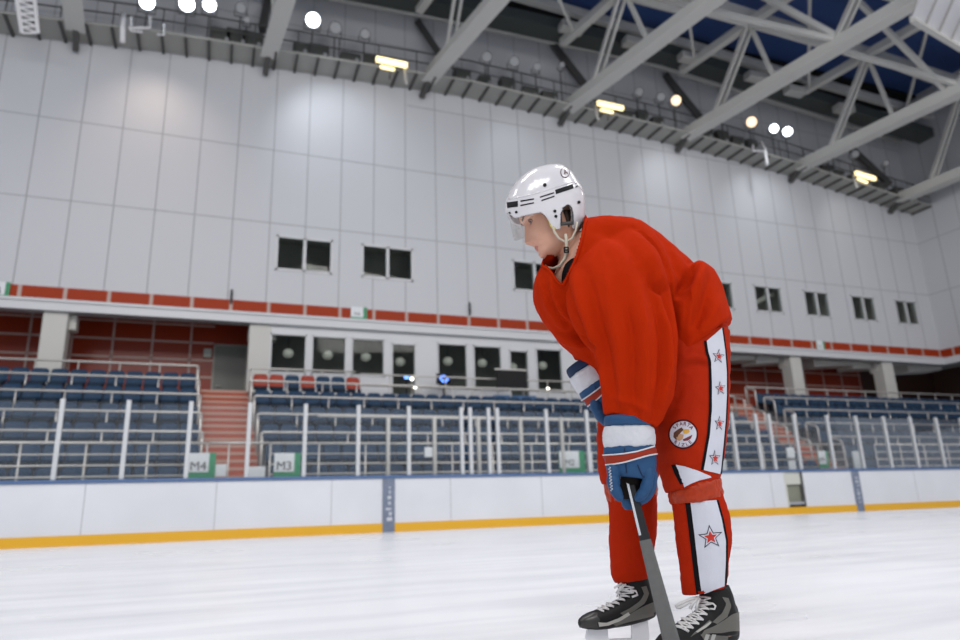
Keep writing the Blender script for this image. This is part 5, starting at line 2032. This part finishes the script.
# ---- gloves
def glove(cx, cy, ang, sc, off, label, full):
    ca, sa = math.cos(ang), math.sin(ang)

    def G(s, t):   # s along the arm, t across, in photo pixels of the near glove
        return cx + sc * (t * ca - s * sa), cy + sc * (t * sa + s * ca)

    def rowsof(rows):
        out = []
        for s, t0, t1, o_, rd in rows:
            a, c = G(s[0], t0), G(s[1], t1)
            out.append((a[0], a[1], c[0], c[1], off + o_, rd * sc))
        return out
    root = bpy.data.objects.new('glove', None)
    COL.objects.link(root)
    root.parent = person
    gp = PT(*G(30, 0), off)
    root.location = gp - ORG
    root['label'] = label
    # cuff roll, white cuff, hand
    mb = MB()
    loft(mb, rowsof([((-5, -3), -21, 20, 0, .066), ((-4, -3), -24, 23, 0, .080), ((0, 1), -25, 24, 0, .088), ((5, 5), -24.5, 24, 0, .086), ((7, 6.5), -21, 21, 0, .072)]), 36, 3)
    finish('cuff_roll', mb.v, mb.f, M_GNAVY if not full else M_GBLUE, root)
    mb = MB()
    loft(mb, rowsof([((6, 5), -24, 23.5, 0, .070), ((8, 7), -25.5, 26, 0, .080), ((15, 14), -26.2, 27, 0, .082), ((23, 21), -26, 27, 0, .080), ((28, 26), -24.5, 26, 0, .075)]), 36, 3)
    vs, ns, fs = remeshed(mb, .0045, 2)
    finish('cuff_band', vs, fs, M_GWHITE, root, noise_disp(vs, .003, 30, .002, 90), ns)
    mb = MB()
    loft(mb, rowsof([((24, 22), -24, 25.5, 0, .070), ((30, 27), -25, 27, 0, .074), ((36, 34), -24.5, 27.5, 0, .074), ((44, 43), -23.5, 28, 0, .068), ((50, 52), -22, 27.5, -.005, .058), ((54, 60), -18, 26, -.005, .05)]), 36, 4)
    vs, ns, fs = remeshed(mb, .0045, 2)
    back = finish('back_pad', vs, fs, M_GBLUE, root, noise_disp(vs, .002, 25, 0, 1), ns)
    bb_ = bvh_of(back)
    T = lambda pts: [G(s, t) for t, s in pts]
    mb = MB()
    top = [(-24.5, 34), (-14, 33.5), (-4, 32.5), (8, 30.5), (18, 27.5), (26.8, 25)]
    bot = [(-24, 44), (-14, 43), (-4, 41), (8, 37.5), (18, 34.5), (27.2, 33)]
    strip(mb, bb_, T(top), T(bot), 26, 6, .004)
    mb.build('red_band', M_GRED, root, True)
    mb = MB()
    for e, q in ((top, 0), (bot, 0)):
        pts = [hit(bb_, *p, .0045) for p in resample(T(e), 26)]
        mb.tube([p for p in pts if p is not None], .0026, 6)
    mb.build('piping', M_GWHITE, root, True)
    mb = MB()
    for seam in ([(-4, 27), (-4.5, 41)], [(-3, 43), (-2, 52)], [(9, 44), (14, 56), (26, 56)]):
        pts = [hit(bb_, *p, .001) for p in resample(T(seam), 12)]
        pts = [p for p in pts if p is not None]
        if len(pts) > 2:
            mb.tube(pts, .002, 5)
    mb.build('seam', M_GNAVY, root, True)

    def digit(pts, rad, nm, lab=None):
        """one padded finger: three segments with narrow knuckle bends"""
        P_ = [PT(*G(s, t), off + o_) for t, s, o_ in pts]
        mb = MB()
        for k in range(len(P_) - 1):
            a, c = P_[k], P_[k + 1]
            r0, r1 = rad[k], rad[k + 1]
            ts = [0, .12, .3, .5, .7, .88, 1.0]
            mb.tube([a.lerp(c, t) for t in ts], [lerp(r0, r1, t) * m_ for t, m_ in zip(ts, (.78, .93, 1, 1, 1, .93, .78))], 14)
            mb.ball(c, r1 * .86, n=7)
        mb.ball(P_[0], rad[0] * .85, n=7)
        vs, ns, fs = remeshed(mb, .0032, 2, .5)
        o = finish(nm, vs, fs, M_GBLUE, root)
        if lab:
            o['label'] = lab
        return o
    k = 1 / 296
    # four fingers of different lengths, curling down and round the shaft
    digit([(18, 48, -.030), (19.5, 60, -.036), (16, 70, -.038), (9.5, 77, -.030)], [.021, .0200, .0185, .0155], 'finger')
    digit([(21.5, 49, -.005), (23, 61, -.004), (19.5, 73, -.005), (12, 80, -.008)], [.022, .021, .019, .016], 'finger')
    digit([(20.5, 49, .024), (22, 61, .026), (18, 72, .022), (10, 79, .012)], [.021, .020, .018, .015], 'finger')
    digit([(17, 48, .048), (19, 58, .050), (15, 67, .044), (8, 73, .034)], [.019, .018, .016, .014], 'finger')
    th = digit([(-13, 44, -.035), (-15.5, 56, -.045), (-15, 66, -.048), (-9.5, 76, -.040)], [.024, .0235, .021, .017], 'thumb')
    # palm, shade of the grip opening put into its near-black colour
    mb = MB()
    loft(mb, rowsof([((47, 47), -3, 7, -.012, .022), ((51, 51), -7, 11, -.004, .030), ((60, 60), -10, 14, .012, .036), ((70, 70), -10, 14, .018, .032), ((78, 78), -6, 10, .018, .024)]), 24, 3)
    finish('palm', mb.v, mb.f, M_PALM, root)
    if full:
        # strap lobe under the shaft
        mb = MB()
        loft(mb, rowsof([((64, 64), -6, 7, .030, .016), ((76, 76), -8, 9, .026, .020), ((85, 85), -6.5, 9.5, .024, .019), ((89, 89), -3, 6, .024, .011)]), 20, 4)
        finish('thumb_loop', mb.v, mb.f, M_GBLUE, root)
        bt = bvh_of(th)
        pts = [hit(bt, *G(46 + 24 * q_ / 40, -19.2 + 1.3 * math.sin(q_ * 1.25) + .06 * q_), .0008) for q_ in range(41)]
        mb = MB()
        mb.tube([p for p in pts if p is not None], .0011, 5)
        mb.build('thumb_script', M_GWHITE, root, True)
    return root


g1 = glove(628.7, 421, 0.0, 1.0, -.255, 'blue, red and white glove gripping the stick', True)
g2 = glove(586, 364, math.radians(-30), .86, .015, 'blue, red and white glove of the far hand', False)

# ================================================================== STICK
a = PT(629, 478, -.262)
top = PT(622, 452, -.255)
bpt = PT(678, 668, -.31)
bpt = V((bpt.x, bpt.y, max(bpt.z, 0.03)))
dr = (bpt - a).normalized()
lenS = (bpt - a).length
mid = a + dr * lenS * 0.36
stick = thing('hockey_stick', 'dark and grey hockey stick held upright in the gloved near hand', 'hockey stick', ground(bpt))
acr = dr.cross((a - CAM).normalized()).normalized()
dep = dr.cross(acr).normalized()


def shaft(p0, p1, w0, w1, d0, name, m):
    mb = MB()
    rs = []
    for p, wd in ((p0, w0), (p1, w1)):
        c = wd * .25
        prof = [(-wd + c, -d0), (wd - c, -d0), (wd, -d0 + c), (wd, d0 - c), (wd - c, d0), (-wd + c, d0), (-wd, d0 - c), (-wd, -d0 + c)]
        rs.append([p + acr * x + dep * y for x, y in prof])
    n = 8
    mb.add(rs[0] + rs[1], [list(range(n)), list(range(n, 2 * n))[::-1]] + [[(i + 1) % n, i, n + i, n + (i + 1) % n] for i in range(n)])
    return mb.build(name, m, stick)


shaft(a - dr * 0.06, mid, .0125, .0172, .010, 'shaft', M_STICK)['label'] = 'dark upper shaft'
shaft(mid - dr * .004, bpt, .0182, .0265, .011, 'lower_shaft', M_STICKG)['label'] = 'grey lower shaft'
side = [a + acr * s for s in (-1, 1)]
sgn = -1 if proj(a + acr * .01)[0] > proj(a)[0] else 1
toC = -dep if (CAM - a).dot(-dep) > 0 else dep
MB().beam(a + acr * sgn * .008 + toC * .0105, mid + acr * sgn * .0115 + toC * .0105 - dr * .02, .0075, .002, 0, toC).build('silver_edge', M_STICKS, stick)
# blade lying on the ice below the frame
bl = MB()
bd = (-SIDE * .9 - AWAY * .43).normalized()
bd = (SIDE * .25 - AWAY * .97).normalized()
g0 = ground(bpt)
prof = [(-.03, .0), (.10, .0), (.22, .004), (.30, .02), (.31, .05), (.28, .075), (.12, .07), (.02, .065), (-.03, .08)]
sdn = bd.cross(V((0, 0, 1)))
vs = [g0 + bd * x + V((0, 0, z)) + sdn * (s * .006 + .02 * (x / .3) ** 2 * .5) for s in (-1, 1) for x, z in prof]
n = len(prof)
bl.add(vs, [list(range(n)), list(range(n, 2 * n))[::-1]] + [[(i + 1) % n, i, n + i, n + (i + 1) % n] for i in range(n)])
bl.build('stick_blade', M_STICKG, stick)
